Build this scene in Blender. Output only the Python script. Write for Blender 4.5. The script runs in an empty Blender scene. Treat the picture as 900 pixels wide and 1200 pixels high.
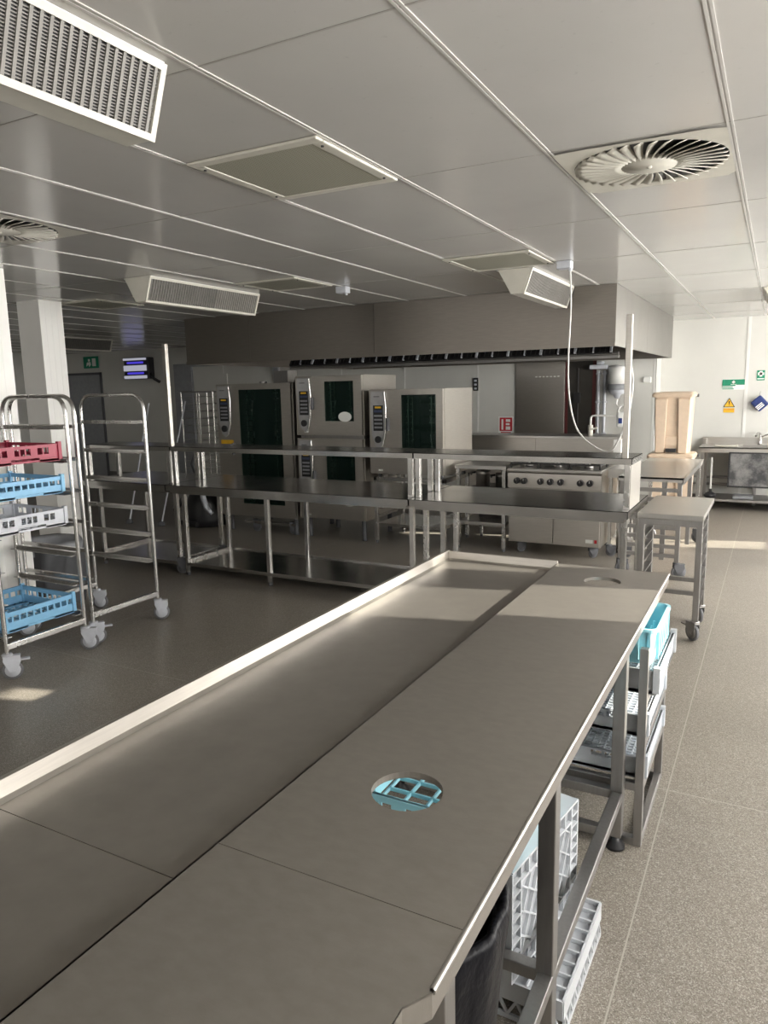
import bpy, math, random
from mathutils import Vector, Matrix
random.seed(4)
S = bpy.context.scene
COL = S.collection
PI = math.pi

# ------------------------------------------------------------------ materials
def new_mat(name):
    m = bpy.data.materials.new(name); m.use_nodes = True
    nt = m.node_tree; nt.nodes.clear()
    out = nt.nodes.new('ShaderNodeOutputMaterial')
    b = nt.nodes.new('ShaderNodeBsdfPrincipled')
    nt.links.new(b.outputs[0], out.inputs[0])
    return m, nt, b, out

def rgb(c): return (c[0], c[1], c[2], 1.0)

def coords(nt, scale):
    tc = nt.nodes.new('ShaderNodeTexCoord'); mp = nt.nodes.new('ShaderNodeMapping')
    mp.inputs['Scale'].default_value = scale
    nt.links.new(tc.outputs['Object'], mp.inputs['Vector'])
    return mp.outputs['Vector']

def noise(nt, vec, scale, detail=3, rough=.55):
    n = nt.nodes.new('ShaderNodeTexNoise')
    n.inputs['Scale'].default_value = scale; n.inputs['Detail'].default_value = detail
    n.inputs['Roughness'].default_value = rough
    nt.links.new(vec, n.inputs['Vector'])
    return n.outputs['Fac']

def ramp(nt, fac, stops):
    r = nt.nodes.new('ShaderNodeValToRGB')
    e = r.color_ramp.elements
    while len(e) < len(stops): e.new(.5)
    for k, (p, c) in enumerate(stops):
        e[k].position = p; e[k].color = rgb(c) if len(c) == 3 else c
    nt.links.new(fac, r.inputs['Fac'])
    return r.outputs['Color']

def bump(nt, b, fac, strength, dist=.002):
    n = nt.nodes.new('ShaderNodeBump'); n.inputs['Strength'].default_value = strength
    n.inputs['Distance'].default_value = dist
    nt.links.new(fac, n.inputs['Height']); nt.links.new(n.outputs[0], b.inputs['Normal'])

def plain(name, c, rough=.5, metal=0., var=.08, nscale=14, spec=.5):
    m, nt, b, _ = new_mat(name)
    v = coords(nt, (1, 1, 1)); f = noise(nt, v, nscale)
    lo = tuple(x * (1 - var) for x in c); hi = tuple(min(1, x * (1 + var)) for x in c)
    nt.links.new(ramp(nt, f, [(.3, lo), (.7, hi)]), b.inputs['Base Color'])
    b.inputs['Roughness'].default_value = rough; b.inputs['Metallic'].default_value = metal
    b.inputs['Specular IOR Level'].default_value = spec
    return m

def steel(name, c=(.56, .545, .52), r0=.24, r1=.4, stretch=(60, 2, 60), bmp=.03, scratch=0):
    m, nt, b, _ = new_mat(name)
    v = coords(nt, stretch); f = noise(nt, v, 3, 4)
    v2 = coords(nt, (1, 1, 1)); g = noise(nt, v2, 2.2, 4)
    mx = nt.nodes.new('ShaderNodeMath'); mx.operation = 'MULTIPLY_ADD'
    nt.links.new(f, mx.inputs[0]); mx.inputs[1].default_value = (r1 - r0) * .55
    mr = nt.nodes.new('ShaderNodeMapRange')
    mr.inputs['From Min'].default_value = .3; mr.inputs['From Max'].default_value = .7
    mr.inputs['To Min'].default_value = r0; mr.inputs['To Max'].default_value = r0 + (r1 - r0) * .45
    nt.links.new(g, mr.inputs['Value']); nt.links.new(mr.outputs[0], mx.inputs[2])
    nt.links.new(mx.outputs[0], b.inputs['Roughness'])
    nt.links.new(ramp(nt, f, [(.3, tuple(x * .93 for x in c)), (.7, tuple(min(1, x * 1.05) for x in c))]), b.inputs['Base Color'])
    b.inputs['Metallic'].default_value = 1
    if scratch:
        v3 = coords(nt, (9, 26, 9)); s = noise(nt, v3, 14, 5, .75)
        bump(nt, b, s, scratch, .0008)
    elif bmp: bump(nt, b, f, bmp, .001)
    return m

STEEL = steel('brushed_steel')
STEELX = steel('brushed_steel_along', stretch=(2, 60, 60))
TOP = steel('worn_worktop_steel', (.3, .278, .252), .3, .46, (9, 14, 9), 0, .22)
TOP.node_tree.nodes['Principled BSDF'].inputs['Metallic'].default_value = .74
TRAY = steel('tray_steel', (.3, .279, .254), .24, .38, (5, 5, 5), 0, 0)
TRAY.node_tree.nodes['Principled BSDF'].inputs['Metallic'].default_value = .74
bump(TRAY.node_tree, TRAY.node_tree.nodes['Principled BSDF'], noise(TRAY.node_tree, coords(TRAY.node_tree, (5, 3, 5)), 1.6, 1), .07, .01)
PASSTOP = steel('pass_worktop_steel', (.45, .44, .425), .15, .3, (2, 40, 2), .02)
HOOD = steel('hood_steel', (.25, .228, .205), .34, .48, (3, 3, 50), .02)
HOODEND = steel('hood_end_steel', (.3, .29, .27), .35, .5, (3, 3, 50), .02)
OVEN = steel('oven_steel', (.5, .475, .44), .3, .42, (3, 3, 60), .02)
TUBE = steel('polished_tube', (.6, .59, .575), .2, .32, (8, 8, 8), 0)
DSTEEL = steel('dull_steel', (.36, .35, .34), .35, .5, (30, 30, 4), .05)
WHITE = plain('white_paint', (.74, .735, .71), .45, var=.03)
CREAM = plain('cream_enamel', (.6, .58, .515), .4, var=.04)
WALLM = plain('wall_panel', (.63, .625, .59), .38, var=.03, nscale=2)
COLM = plain('column_paint', (.88, .87, .84), .42, var=.02, nscale=3)
BLACK = plain('black_plastic', (.018, .018, .02), .42)
IRON = plain('cast_iron', (.02, .019, .018), .6, var=.3, nscale=40)
DARK = plain('dark_recess', (.03, .03, .032), .6)
DGREY = plain('dark_grey', (.09, .092, .1), .5)
MGREY = plain('mid_grey_plastic', (.3, .31, .33), .5)
GREYP = plain('grey_rack_plastic', (.55, .585, .63), .42, var=.05)
FIN = plain('louvre_fin', (.2, .19, .175), .45)
FINL = plain('louvre_pale', (.34, .325, .3), .45)
LGREY = plain('light_grey_plastic', (.55, .57, .62), .45)
CRATEB = plain('crate_base_plastic', (.36, .375, .4), .45)
WHITEP = plain('white_rack_plastic', (.5, .52, .545), .38, var=.05)
BLUEP = plain('sky_blue_plastic', (.235, .5, .75), .38, var=.05)
CYANP = plain('pale_cyan_plastic', (.34, .69, .79), .35, var=.04)
REDP = plain('crimson_plastic', (.34, .03, .065), .38, var=.08)
BEIGE = plain('beige_plastic', (.62, .49, .37), .42, var=.04)
RED = plain('sign_red', (.5, .02, .03), .4)
GREEN = plain('sign_green', (.01, .24, .13), .4)
YELLOW = plain('sign_yellow', (.85, .5, .03), .4)
ORANGE = plain('sticker_orange', (.75, .33, .04), .45)
NAVY = plain('navy_fabric', (.015, .035, .16), .55, var=.2)
SIGNW = plain('sign_white', (.82, .83, .8), .4, var=.02)
RUBBER = plain('grey_rubber', (.16, .16, .17), .6)
BLUEB = plain('button_blue', (.05, .07, .14), .3)
SILVER = plain('silver_plastic', (.5, .5, .51), .3, metal=.5)
SKIRT = plain('skirting_vinyl', (.16, .15, .135), .5)
JAMB = plain('dark_red_jamb', (.09, .015, .015), .5)
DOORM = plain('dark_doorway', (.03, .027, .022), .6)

def floor_mat():
    m, nt, b, _ = new_mat('speckled_safety_vinyl')
    tc = nt.nodes.new('ShaderNodeTexCoord')
    vec = tc.outputs['Object']
    vo = nt.nodes.new('ShaderNodeTexVoronoi'); vo.inputs['Scale'].default_value = 330
    nt.links.new(vec, vo.inputs['Vector'])
    sp = nt.nodes.new('ShaderNodeSeparateColor'); nt.links.new(vo.outputs['Color'], sp.inputs[0])
    base = ramp(nt, sp.outputs[0], [(0, (.122, .107, .09)), (.35, (.208, .186, .158)), (.75, (.24, .218, .188)), (.93, (.375, .354, .32))])
    g = noise(nt, vec, 1.1, 4)
    tint = ramp(nt, g, [(.3, (.86, .85, .84)), (.7, (1.08, 1.07, 1.05))])
    mx = nt.nodes.new('ShaderNodeMix'); mx.data_type = 'RGBA'; mx.blend_type = 'MULTIPLY'; mx.inputs['Factor'].default_value = 1
    nt.links.new(base, mx.inputs[6]); nt.links.new(tint, mx.inputs[7])
    # welded seams every 2 m across, one long run
    sx = nt.nodes.new('ShaderNodeSeparateXYZ'); nt.links.new(vec, sx.inputs[0])
    def line(out, off, period, w):
        a = nt.nodes.new('ShaderNodeMath'); a.operation = 'ADD'; a.inputs[1].default_value = off + 100 * period
        nt.links.new(out, a.inputs[0])
        q = nt.nodes.new('ShaderNodeMath'); q.operation = 'MODULO'; q.inputs[1].default_value = period
        nt.links.new(a.outputs[0], q.inputs[0])
        l = nt.nodes.new('ShaderNodeMath'); l.operation = 'LESS_THAN'; l.inputs[1].default_value = w
        nt.links.new(q.outputs[0], l.inputs[0]); return l.outputs[0]
    la = line(sx.outputs[0], .31, 2.0, .005); lb = line(sx.outputs[1], -3.05, 12.0, .005)
    mxm = nt.nodes.new('ShaderNodeMath'); mxm.operation = 'MAXIMUM'
    nt.links.new(la, mxm.inputs[0]); nt.links.new(lb, mxm.inputs[1])
    m2 = nt.nodes.new('ShaderNodeMix'); m2.data_type = 'RGBA'
    nt.links.new(mxm.outputs[0], m2.inputs['Factor']); nt.links.new(mx.outputs[2], m2.inputs[6])
    m2.inputs[7].default_value = (.35, .325, .285, 1)
    nt.links.new(m2.outputs[2], b.inputs['Base Color'])
    mr = nt.nodes.new('ShaderNodeMapRange'); mr.inputs['To Min'].default_value = .27; mr.inputs['To Max'].default_value = .42
    nt.links.new(g, mr.inputs['Value']); nt.links.new(mr.outputs[0], b.inputs['Roughness'])
    b.inputs['Specular IOR Level'].default_value = .42
    return m
FLOORM = floor_mat()

def ceil_mat():
    m, nt, b, _ = new_mat('gloss_ceiling_panel')
    v = coords(nt, (1, 1, 1)); f = noise(nt, v, 1.6, 4); g = noise(nt, v, 38, 3)
    c = ramp(nt, f, [(.3, (.53, .517, .495)), (.7, (.57, .557, .533))])
    st = ramp(nt, g, [(.22, (.72, .71, .7)), (.34, (1, 1, 1))])
    mx = nt.nodes.new('ShaderNodeMix'); mx.data_type = 'RGBA'; mx.blend_type = 'MULTIPLY'; mx.inputs['Factor'].default_value = .35
    nt.links.new(c, mx.inputs[6]); nt.links.new(st, mx.inputs[7])
    nt.links.new(mx.outputs[2], b.inputs['Base Color'])
    b.inputs['Roughness'].default_value = .16; b.inputs['Specular IOR Level'].default_value = .6
    bump(nt, b, noise(nt, coords(nt, (1, .35, 1)), 2.2, 2), .12, .01)
    return m
CEILM = ceil_mat()
RUNNER = plain('ceiling_runner', (.57, .556, .53), .3, var=.02)

def perf_mat():
    m, nt, b, _ = new_mat('perforated_sheet')
    v = coords(nt, (1, 1, 1))
    vo = nt.nodes.new('ShaderNodeTexVoronoi'); vo.inputs['Scale'].default_value = 95; vo.inputs['Randomness'].default_value = 0
    nt.links.new(v, vo.inputs['Vector'])
    nt.links.new(ramp(nt, vo.outputs['Distance'], [(.28, (.2, .195, .15)), (.42, (.4, .39, .32))]), b.inputs['Base Color'])
    b.inputs['Roughness'].default_value = .5
    return m
PERF = perf_mat()

def glass(name, tint, trans, rough=.03):
    m, nt, b, out = new_mat(name)
    b.inputs['Base Color'].default_value = rgb(tint); b.inputs['Roughness'].default_value = rough
    b.inputs['Specular IOR Level'].default_value = .6
    t = nt.nodes.new('ShaderNodeBsdfTransparent'); t.inputs[0].default_value = rgb(tuple(min(1, x * 6 + .55) for x in tint))
    mx = nt.nodes.new('ShaderNodeMixShader'); mx.inputs[0].default_value = trans
    nt.links.new(b.outputs[0], mx.inputs[1]); nt.links.new(t.outputs[0], mx.inputs[2])
    nt.links.new(mx.outputs[0], out.inputs[0]); return m
OVGLASS = glass('tinted_oven_glass', (.013, .03, .024), .7)

def clear_glass():
    m, nt, b, out = new_mat('clear_window_glass')
    t = nt.nodes.new('ShaderNodeBsdfTransparent'); t.inputs[0].default_value = (.96, .97, .96, 1)
    g = nt.nodes.new('ShaderNodeBsdfGlossy'); g.inputs['Roughness'].default_value = .02
    mx = nt.nodes.new('ShaderNodeMixShader'); mx.inputs[0].default_value = .05
    nt.links.new(t.outputs[0], mx.inputs[1]); nt.links.new(g.outputs[0], mx.inputs[2])
    nt.links.new(mx.outputs[0], out.inputs[0])
    nt.nodes.remove(b); return m
CLEARG = clear_glass()

def emit(name, c, s):
    m, nt, b, out = new_mat(name)
    nt.nodes.remove(b)
    e = nt.nodes.new('ShaderNodeEmission'); e.inputs[0].default_value = rgb(c); e.inputs[1].default_value = s
    nt.links.new(e.outputs[0], out.inputs[0]); return m
DAYPANE = emit('glowing_daylight_pane', (1.0, .975, .93), 18.0)  # unseen panes that emit by themselves, standing in for outdoor daylight
FLYBAND = emit('painted_glow_band', (.85, .86, 1.0), .45)  # emission paints the tubes' light onto the front bands
FILLPANE = emit('rear_fill_pane', (1.0, .96, .9), 3.6)  # weaker emission for the fill windows added behind the viewpoint
UVTUBE = emit('blue_lamp_tube', (.12, .09, 1.0), .6)

def liner_mat():
    m, nt, b, _ = new_mat('black_bin_liner')
    b.inputs['Base Color'].default_value = (.007, .007, .009, 1); b.inputs['Roughness'].default_value = .36; b.inputs['Specular IOR Level'].default_value = .12
    bump(nt, b, noise(nt, coords(nt, (1, 1, .5)), 16, 4, .6), .45, .02)
    return m
LINER = liner_mat()
def apron_mat():
    m, nt, b, _ = new_mat('scuffed_shaded_steel')
    f = noise(nt, coords(nt, (1, 1, 1)), 5, 6, .7)
    nt.links.new(ramp(nt, f, [(.4, (.04, .042, .046)), (.62, (.2, .2, .2))]), b.inputs['Base Color'])
    b.inputs['Roughness'].default_value = .5; return m
APRONM = apron_mat()

# ------------------------------------------------------------------ mesh builder
ORIGIN = {}
class MB:
    def __init__(s): s.v = []; s.f = []; s.sm = []; s.mi = []; s.cur = 0
    def add(s, vs, fs, smooth=False, M=None):
        n = len(s.v)
        s.v += [tuple(M @ Vector(p)) if M else tuple(p) for p in vs]
        for f in fs: s.f.append(tuple(i + n for i in f)); s.sm.append(smooth); s.mi.append(s.cur)
        return s
    def box(s, a, b, M=None):
        x0, y0, z0 = (min(a[i], b[i]) for i in range(3)); x1, y1, z1 = (max(a[i], b[i]) for i in range(3))
        vs = [(x0, y0, z0), (x1, y0, z0), (x1, y1, z0), (x0, y1, z0), (x0, y0, z1), (x1, y0, z1), (x1, y1, z1), (x0, y1, z1)]
        return s.add(vs, [(3, 2, 1, 0), (4, 5, 6, 7), (0, 1, 5, 4), (1, 2, 6, 5), (2, 3, 7, 6), (3, 0, 4, 7)], False, M)
    def prism(s, poly, axis, a, b):
        """poly: 2-D points, extruded along axis (0,1,2) from a to b"""
        def mk(p, t):
            if axis == 0: return (t, p[0], p[1])
            if axis == 1: return (p[0], t, p[1])
            return (p[0], p[1], t)
        n = len(poly); vs = [mk(p, a) for p in poly] + [mk(p, b) for p in poly]
        fs = [tuple(range(n)), tuple(range(2 * n - 1, n - 1, -1))]
        fs += [(i, i + n, (i + 1) % n + n, (i + 1) % n) for i in range(n)]
        return s.add(vs, fs)
    def tube(s, pts, r, n=8, closed=False, taper=None):
        pts = [Vector(p) for p in pts]; rings = []; up = None; N = len(pts)
        for i, p in enumerate(pts):
            if closed: d = (pts[(i + 1) % N] - pts[i - 1])
            else: d = (pts[min(i + 1, N - 1)] - pts[max(i - 1, 0)])
            d.normalize()
            if up is None:
                up = Vector((0, 0, 1)) if abs(d.z) < .9 else Vector((1, 0, 0))
            u = up - d * up.dot(d)
            if u.length < 1e-5: u = Vector((0, 1, 0)) - d * d.y
            u.normalize(); w = d.cross(u); up = u
            rr = r if not taper else r * taper[i]
            k = 1 / math.cos(PI / n) if n == 4 else 1
            rings.append([p + (u * math.cos(2 * PI * (j + .5) / n) + w * math.sin(2 * PI * (j + .5) / n)) * rr * k for j in range(n)])
        vs = [q for R in rings for q in R]; fs = []
        for i in range(N if closed else N - 1):
            a = i * n; b = ((i + 1) % N) * n
            for j in range(n): fs.append((a + j, a + (j + 1) % n, b + (j + 1) % n, b + j))
        s.add(vs, fs, n > 4)
        if not closed:
            s.add(rings[0], [tuple(range(n - 1, -1, -1))]); s.add(rings[-1], [tuple(range(n))])
        return s
    def cyl(s, p0, p1, r, n=16): return s.tube([p0, p1], r, n)
    def lathe(s, prof, c, n=24, smooth=True, wob=None, M=None):
        vs = []; fs = []
        for (r, z) in prof:
            for j in range(n):
                a = 2 * PI * j / n; q = r * (wob(a, z) if wob else 1)
                vs.append((c[0] + q * math.cos(a), c[1] + q * math.sin(a), c[2] + z))
        for i in range(len(prof) - 1):
            for j in range(n): fs.append((i * n + j, i * n + (j + 1) % n, (i + 1) * n + (j + 1) % n, (i + 1) * n + j))
        return s.add(vs, fs, smooth, M)
    def disc(s, c, r, n=24, axis=2, flip=False):
        vs = []
        for j in range(n):
            a = 2 * PI * j / n; q = (r * math.cos(a), r * math.sin(a))
            vs.append((c[0] + q[0], c[1] + q[1], c[2]) if axis == 2 else ((c[0] + q[0], c[1], c[2] + q[1]) if axis == 1 else (c[0], c[1] + q[0], c[2] + q[1])))
        f = tuple(range(n)); return s.add(vs, [f[::-1] if flip else f])
    def build(s, name, mats, parent=None, bev=0, origin=None):
        if not isinstance(mats, (list, tuple)): mats = [mats]
        if parent is not None: o0 = ORIGIN[parent.name]
        else:
            if origin is None:
                xs = [p[0] for p in s.v]; ys = [p[1] for p in s.v]; zs = [p[2] for p in s.v]
                origin = ((min(xs) + max(xs)) / 2, (min(ys) + max(ys)) / 2, min(zs))
            o0 = Vector(origin)
        me = bpy.data.meshes.new(name)
        me.from_pydata([(p[0] - o0[0], p[1] - o0[1], p[2] - o0[2]) for p in s.v], [], s.f)
        for m in mats: me.materials.append(m)
        me.polygons.foreach_set('use_smooth', s.sm); me.polygons.foreach_set('material_index', s.mi)
        me.update()
        o = bpy.data.objects.new(name, me); COL.objects.link(o)
        ORIGIN[o.name] = o0
        if parent is not None: o.parent = parent
        else: o.location = o0
        if bev:
            b = o.modifiers.new('bevel', 'BEVEL'); b.width = bev; b.segments = 2; b.limit_method = 'ANGLE'; b.angle_limit = .6
        return o

def thing(name, label, cat, loc, group=None):
    o = bpy.data.objects.new(name, None); COL.objects.link(o)
    o.empty_display_size = .1; o.location = loc; ORIGIN[o.name] = Vector(loc)
    o['label'] = label; o['category'] = cat
    if group: o['group'] = group
    return o
def tag(o, label, cat, group=None):
    o['label'] = label; o['category'] = cat
    if group: o['group'] = group
    return o
def struct(o): o['kind'] = 'structure'; return o
def lab(o, t): o['label'] = t; return o
def B(a, b, M=None): return MB().box(a, b, M)

def arc_path(corners, r, n=6):
    """polyline through corners with rounded bends of radius r"""
    c = [Vector(p) for p in corners]; out = [c[0]]
    for i in range(1, len(c) - 1):
        a = (c[i - 1] - c[i]); b = (c[i + 1] - c[i]); rr = min(r, a.length * .49, b.length * .49)
        p0 = c[i] + a.normalized() * rr; p1 = c[i] + b.normalized() * rr
        for k in range(n + 1):
            t = k / n; out.append((1 - t) ** 2 * p0 + 2 * t * (1 - t) * c[i] + t * t * p1)
    out.append(c[-1]); return out

ZC = 2.58
# ------------------------------------------------------------------ setting
XL, XR, YF, YB, YBR, XCOR = -13.6, 2.2, -2.6, 10.8, 11.3, -1.5
f = B((XL, YF, -.05), (XR, YBR, 0)); struct(f.build('floor', FLOORM, origin=(0, 0, 0)))
# ceiling sheet
c = MB(); c.box((XL, YF, ZC), (XR, YBR, ZC + .05)); struct(c.build('ceiling', CEILM, origin=(0, 0, 0)))
# ceiling runners (long white profiles) and thin joints between panels
GX = [-.2 - .63 * k for k in range(-2, 21)]
GY = [2.92 + 1.25 * k for k in range(-4, 7)]
t = MB()
for x in GX:
    t.box((x - .011, YF, ZC - .003), (x - .003, YBR, ZC)); t.box((x + .003, YF, ZC - .003), (x + .011, YBR, ZC))
struct(t.build('trim_1', RUNNER))
t = MB()
for y in GY: t.box((XL, y - .0035, ZC - .0015), (XR, y + .0035, ZC))
struct(t.build('trim_2', FINL))
# back wall: long section and set-back right section with a white corner strip
w = MB()
w.box((XL, YB, 0), (XCOR - .1, YB + .1, ZC)); w.box((XCOR - .1, YB, 0), (XCOR, YBR, ZC))
w.box((XCOR - .1, YBR, 0), (XR + .1, YBR + .1, ZC)); struct(w.build('wall_back', WALLM))
t = MB()
t.box((XCOR - .03, YB - .006, 0), (XCOR + .006, YB, ZC)); t.box((XCOR, YB - .006, 0), (XCOR + .006, YB + .04, ZC))
for x in (-.385, .62, 1.6): t.box((x - .02, YBR - .007, .1), (x + .02, YBR, ZC))
for x in (-4.12, -5.4, -6.6, -7.9, -9.2): t.box((x - .012, YB - .005, .1), (x + .012, YB, ZC))
struct(t.build('trim_3', WHITE))
t = MB(); t.box((XL, YB - .008, .0), (XCOR, YB, .1)); t.box((XCOR, YBR - .01, 0), (XR, YBR, .12)); struct(t.build('baseboard_back', SKIRT))
struct(B((XL - .1, YF, 0), (XL, YB, ZC)).build('wall_left', WALLM))
struct(B((XL - .1, YF - .1, 0), (XR + .1, YF, ZC)).build('wall_front', WALLM))
# right wall, out of view; most of its window panes glow as daylight
WIN = [(-.3, .9, 0, 1.2), (1.5, 2.85, 0, 1.0), (3.12, 3.62, 1, 1.5), (3.89, 4.1, 1, 1.5), (4.4, 5.9, 0, .9), (6.2, 8.5, 0, .9), (8.8, 9.25, 1, .9), (9.5, 10.9, 0, .9)]
SILL, HEAD = .9, 2.54
w = MB()
w.box((XR, YF, 0), (XR + .12, YBR, SILL)); w.box((XR, YF, HEAD), (XR + .12, YBR, ZC))
for (y0, y1, cl, sl) in WIN:
    if sl > SILL: w.box((XR, y0, SILL), (XR + .12, y1, sl))
ys = [YF] + [q for a in WIN for q in a[:2]] + [YBR]
for i in range(0, len(ys), 2): w.box((XR, ys[i], SILL), (XR + .12, ys[i + 1], HEAD))
struct(w.build('wall_right', WALLM))
for k, (y0, y1, clear, sl) in enumerate(WIN):
    fr = MB(); x0, x1 = XR + .03, XR + .08; q = .025
    fr.box((x0, y0, sl), (x1, y0 + q, HEAD)); fr.box((x0, y1 - q, sl), (x1, y1, HEAD))
    fr.box((x0, y0, sl), (x1, y1, sl + q)); fr.box((x0, y0, HEAD - q), (x1, y1, HEAD))
    win = fr.build('window_%d' % (k + 1), WHITE); struct(win)
    p = B((XR + .05, y0 + q, sl + q), (XR + .056, y1 - q, HEAD - q)).build('pane', CLEARG if clear else DAYPANE, win)
# unseen glowing windows added behind the viewpoint as fill light
for k, (x0, x1) in enumerate(((-7.6, -6.2), (-5.6, -4.2), (-3.6, -2.2), (-1.6, -.2))):
    z0, z1, q = 1.0, 2.3, .03; m = MB(); y0, y1 = YF, YF + .05
    m.box((x0, y0, z0), (x0 + q, y1, z1)); m.box((x1 - q, y0, z0), (x1, y1, z1)); m.box((x0, y0, z0), (x1, y1, z0 + q)); m.box((x0, y0, z1 - q), (x1, y1, z1))
    win = struct(m.build('window_%d' % (k + 9), WHITE)); B((x0 + q, YF + .002, z0 + q), (x1 - q, YF + .01, z1 - q)).build('pane', FILLPANE, win)
# columns
for (a, b_) in (((-5.06, 3.1), (-4.8, 3.39)), ((-6.36, 4.59), (-6.05, 4.84))):
    m = MB(); m.box((a[0], a[1], 0), (b_[0], b_[1], ZC))
    for k in range(1, 4):
        yy = a[1] + (b_[1] - a[1]) * k / 4; m.box((b_[0], yy - .002, 0), (b_[0] + .0012, yy + .002, ZC))
    m.cur = 1; m.box((a[0] - .008, a[1] - .008, 0), (b_[0] + .008, b_[1] + .008, .1))
    struct(m.build('column', [COLM, SKIRT]))
# doors on the back wall; the first is a dark sheet for its unlit opening
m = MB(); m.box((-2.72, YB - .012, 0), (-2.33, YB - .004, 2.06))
m.cur = 1; m.box((-2.36, YB - .02, 0), (-2.31, YB - .003, 2.08)); m.box((-2.75, YB - .02, 0), (-2.71, YB - .003, 2.08))
m.cur = 2; m.tube([(-2.56, YB - .04, 1.15), (-2.56, YB - .04, 1.95)], .008, 6); m.box((-2.62, YB - .05, 1.45), (-2.53, YB - .012, 1.6))
struct(m.build('door_1', [DOORM, JAMB, BLACK]))
m = MB(); m.box((-13.45, YB - .02, 0), (-12.5, YB - .003, 2.12)); m.cur = 1
m.box((-13.5, YB - .03, 0), (-13.45, YB - .003, 2.17)); m.box((-12.5, YB - .03, 0), (-12.45, YB - .003, 2.17)); m.box((-13.5, YB - .03, 2.12), (-12.45, YB - .003, 2.17))
struct(m.build('door_2', [MGREY, DGREY]))
# dark partition/plant recess panels behind the ovens
m = MB(); m.box((-10.4, YB - .05, 0), (-9.95, YB - .003, 2.2)); m.box((-10.4, YB - .05, 2.2), (-6.0, YB - .003, 2.26)); m.box((-8.0, YB - .05, 0), (-7.9, YB - .003, 2.2))
struct(m.build('trim_4', MGREY))
m = MB(); m.box((-9.9, YB - .03, .95), (-9.1, YB - .003, 2.05)); struct(m.build('trim_5', WALLM))
# brushed steel cladding sheet beside the dark doorway
m = MB(); m.box((-3.5, YB - .03, .1), (-2.76, YB - .003, 2.1)); m.cur = 1
for k in range(7): m.box((-3.2 + k * .055, YB - .034, 1.83), (-3.17 + k * .055, YB - .03, 1.845))
struct(m.build('trim_6', [OVEN, SIGNW], bev=.01))

# ------------------------------------------------------------------ ceiling fittings
def grille_panel(x0, x1, y0, y1, label):
    r = thing('ceiling_grille', label, 'ceiling grille', ((x0 + x1) / 2, (y0 + y1) / 2, ZC), 'square extract grilles in the ceiling')
    z = ZC - .001; q = .05
    m = MB()
    m.box((x0, y0, z - .012), (x1, y0 + q, z)); m.box((x0, y1 - q, z - .012), (x1, y1, z)); m.box((x0, y0 + q, z - .012), (x0 + q, y1 - q, z)); m.box((x1 - q, y0 + q, z - .012), (x1, y1 - q, z))
    m.build('frame', CREAM, r, bev=.008)
    B((x0 + q, y0 + q, z - .009), (x1 - q, y1 - q, z - .004)).build('perforated_sheet', PERF, r)
    for (sx, sy) in ((x0 + .025, y0 + .08), (x1 - .025, y0 + .08), (x0 + .025, y1 - .08), (x1 - .025, y1 - .08)):
        MB().cyl((sx, sy, z - .016), (sx, sy, z - .008), .006, 10).build('screw', DARK, r)
grille_panel(-2.07, -1.47, 2.28, 2.91, 'large beige extract grille at mid ceiling, nearest to the long steel table')
grille_panel(-2.1, -1.48, 4.8, 5.41, 'beige ceiling grille directly in front of the short fan unit by the white cord')
grille_panel(-3.96, -3.37, 4.85, 5.41, 'beige ceiling grille beside the small grey box, right of the long fan unit')
grille_panel(-6.2, -5.6, 4.86, 5.45, 'beige ceiling grille at the top of the rear white column')

def swirl(cx, cy, x0, x1, y0, y1, R, label, rot=0):
    r = thing('swirl_diffuser', label, 'air vent', (cx, cy, ZC), 'round swirl vents in the ceiling')
    z = ZC - .008; n = 48
    m = MB(); vs = []; fs = []
    for j in range(n):
        a = 2 * PI * j / n; dx, dy = math.cos(a), math.sin(a)
        tx = ((x1 - cx) if dx > 0 else (cx - x0)) / max(abs(dx), 1e-6); ty = ((y1 - cy) if dy > 0 else (cy - y0)) / max(abs(dy), 1e-6)
        k = min(tx, ty)
        vs += [(cx + R * dx, cy + R * dy, z), (cx + k * dx, cy + k * dy, z), (cx + R * dx, cy + R * dy, z + .007)]
    for j in range(n):
        a = 3 * j; b = 3 * ((j + 1) % n); fs += [(a, a + 1, b + 1, b), (a, b, b + 2, a + 2)]
    m.add(vs, fs); m.build('face_plate', CREAM, r)
    MB().lathe([(0.001, .0065), (R, .0065)], (cx, cy, z), 40).build('dark_duct', BLACK, r)
    h = MB().lathe([(.001, -.012), (R * .36, -.01), (R * .38, 0), (R * .38, .006)], (cx, cy, z), 32); h.lathe([(.001, -.018), (.01, -.016), (.012, -.01)], (cx, cy, z), 12)
    h.build('hub', CREAM, r)
    nb = 34
    for k in range(nb):
        a = 2 * PI * k / nb + rot; m = MB(); N = 7; vs = []
        for i in range(N):
            t = i / (N - 1); rr = R * (.37 + .62 * t); aa = a + .12 * t
            wd = R * (.026 + .05 * t); c0 = Vector((cx + rr * math.cos(aa), cy + rr * math.sin(aa), z))
            tg = Vector((-math.sin(aa), math.cos(aa), 0))
            vs += [c0 - tg * wd * .9 + Vector((0, 0, -.012)), c0 + tg * wd * .75 + Vector((0, 0, .004))]
        fs = [(2 * i, 2 * i + 1, 2 * i + 3, 2 * i + 2) for i in range(N - 1)]
        m.add(vs, fs, True); o = m.build('blade', CREAM, r)
        so = o.modifiers.new('solid', 'SOLIDIFY'); so.thickness = .0025
swirl(-.51, 3.25, -.82, -.21, 2.93, 3.6, .292, 'round white swirl vent above the far end of the long table, largest in view')
swirl(-3.68, 2.6, -3.97, -3.36, 2.28, 2.91, .285, 'round swirl vent cut by the left edge of the view', .05)

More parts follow.
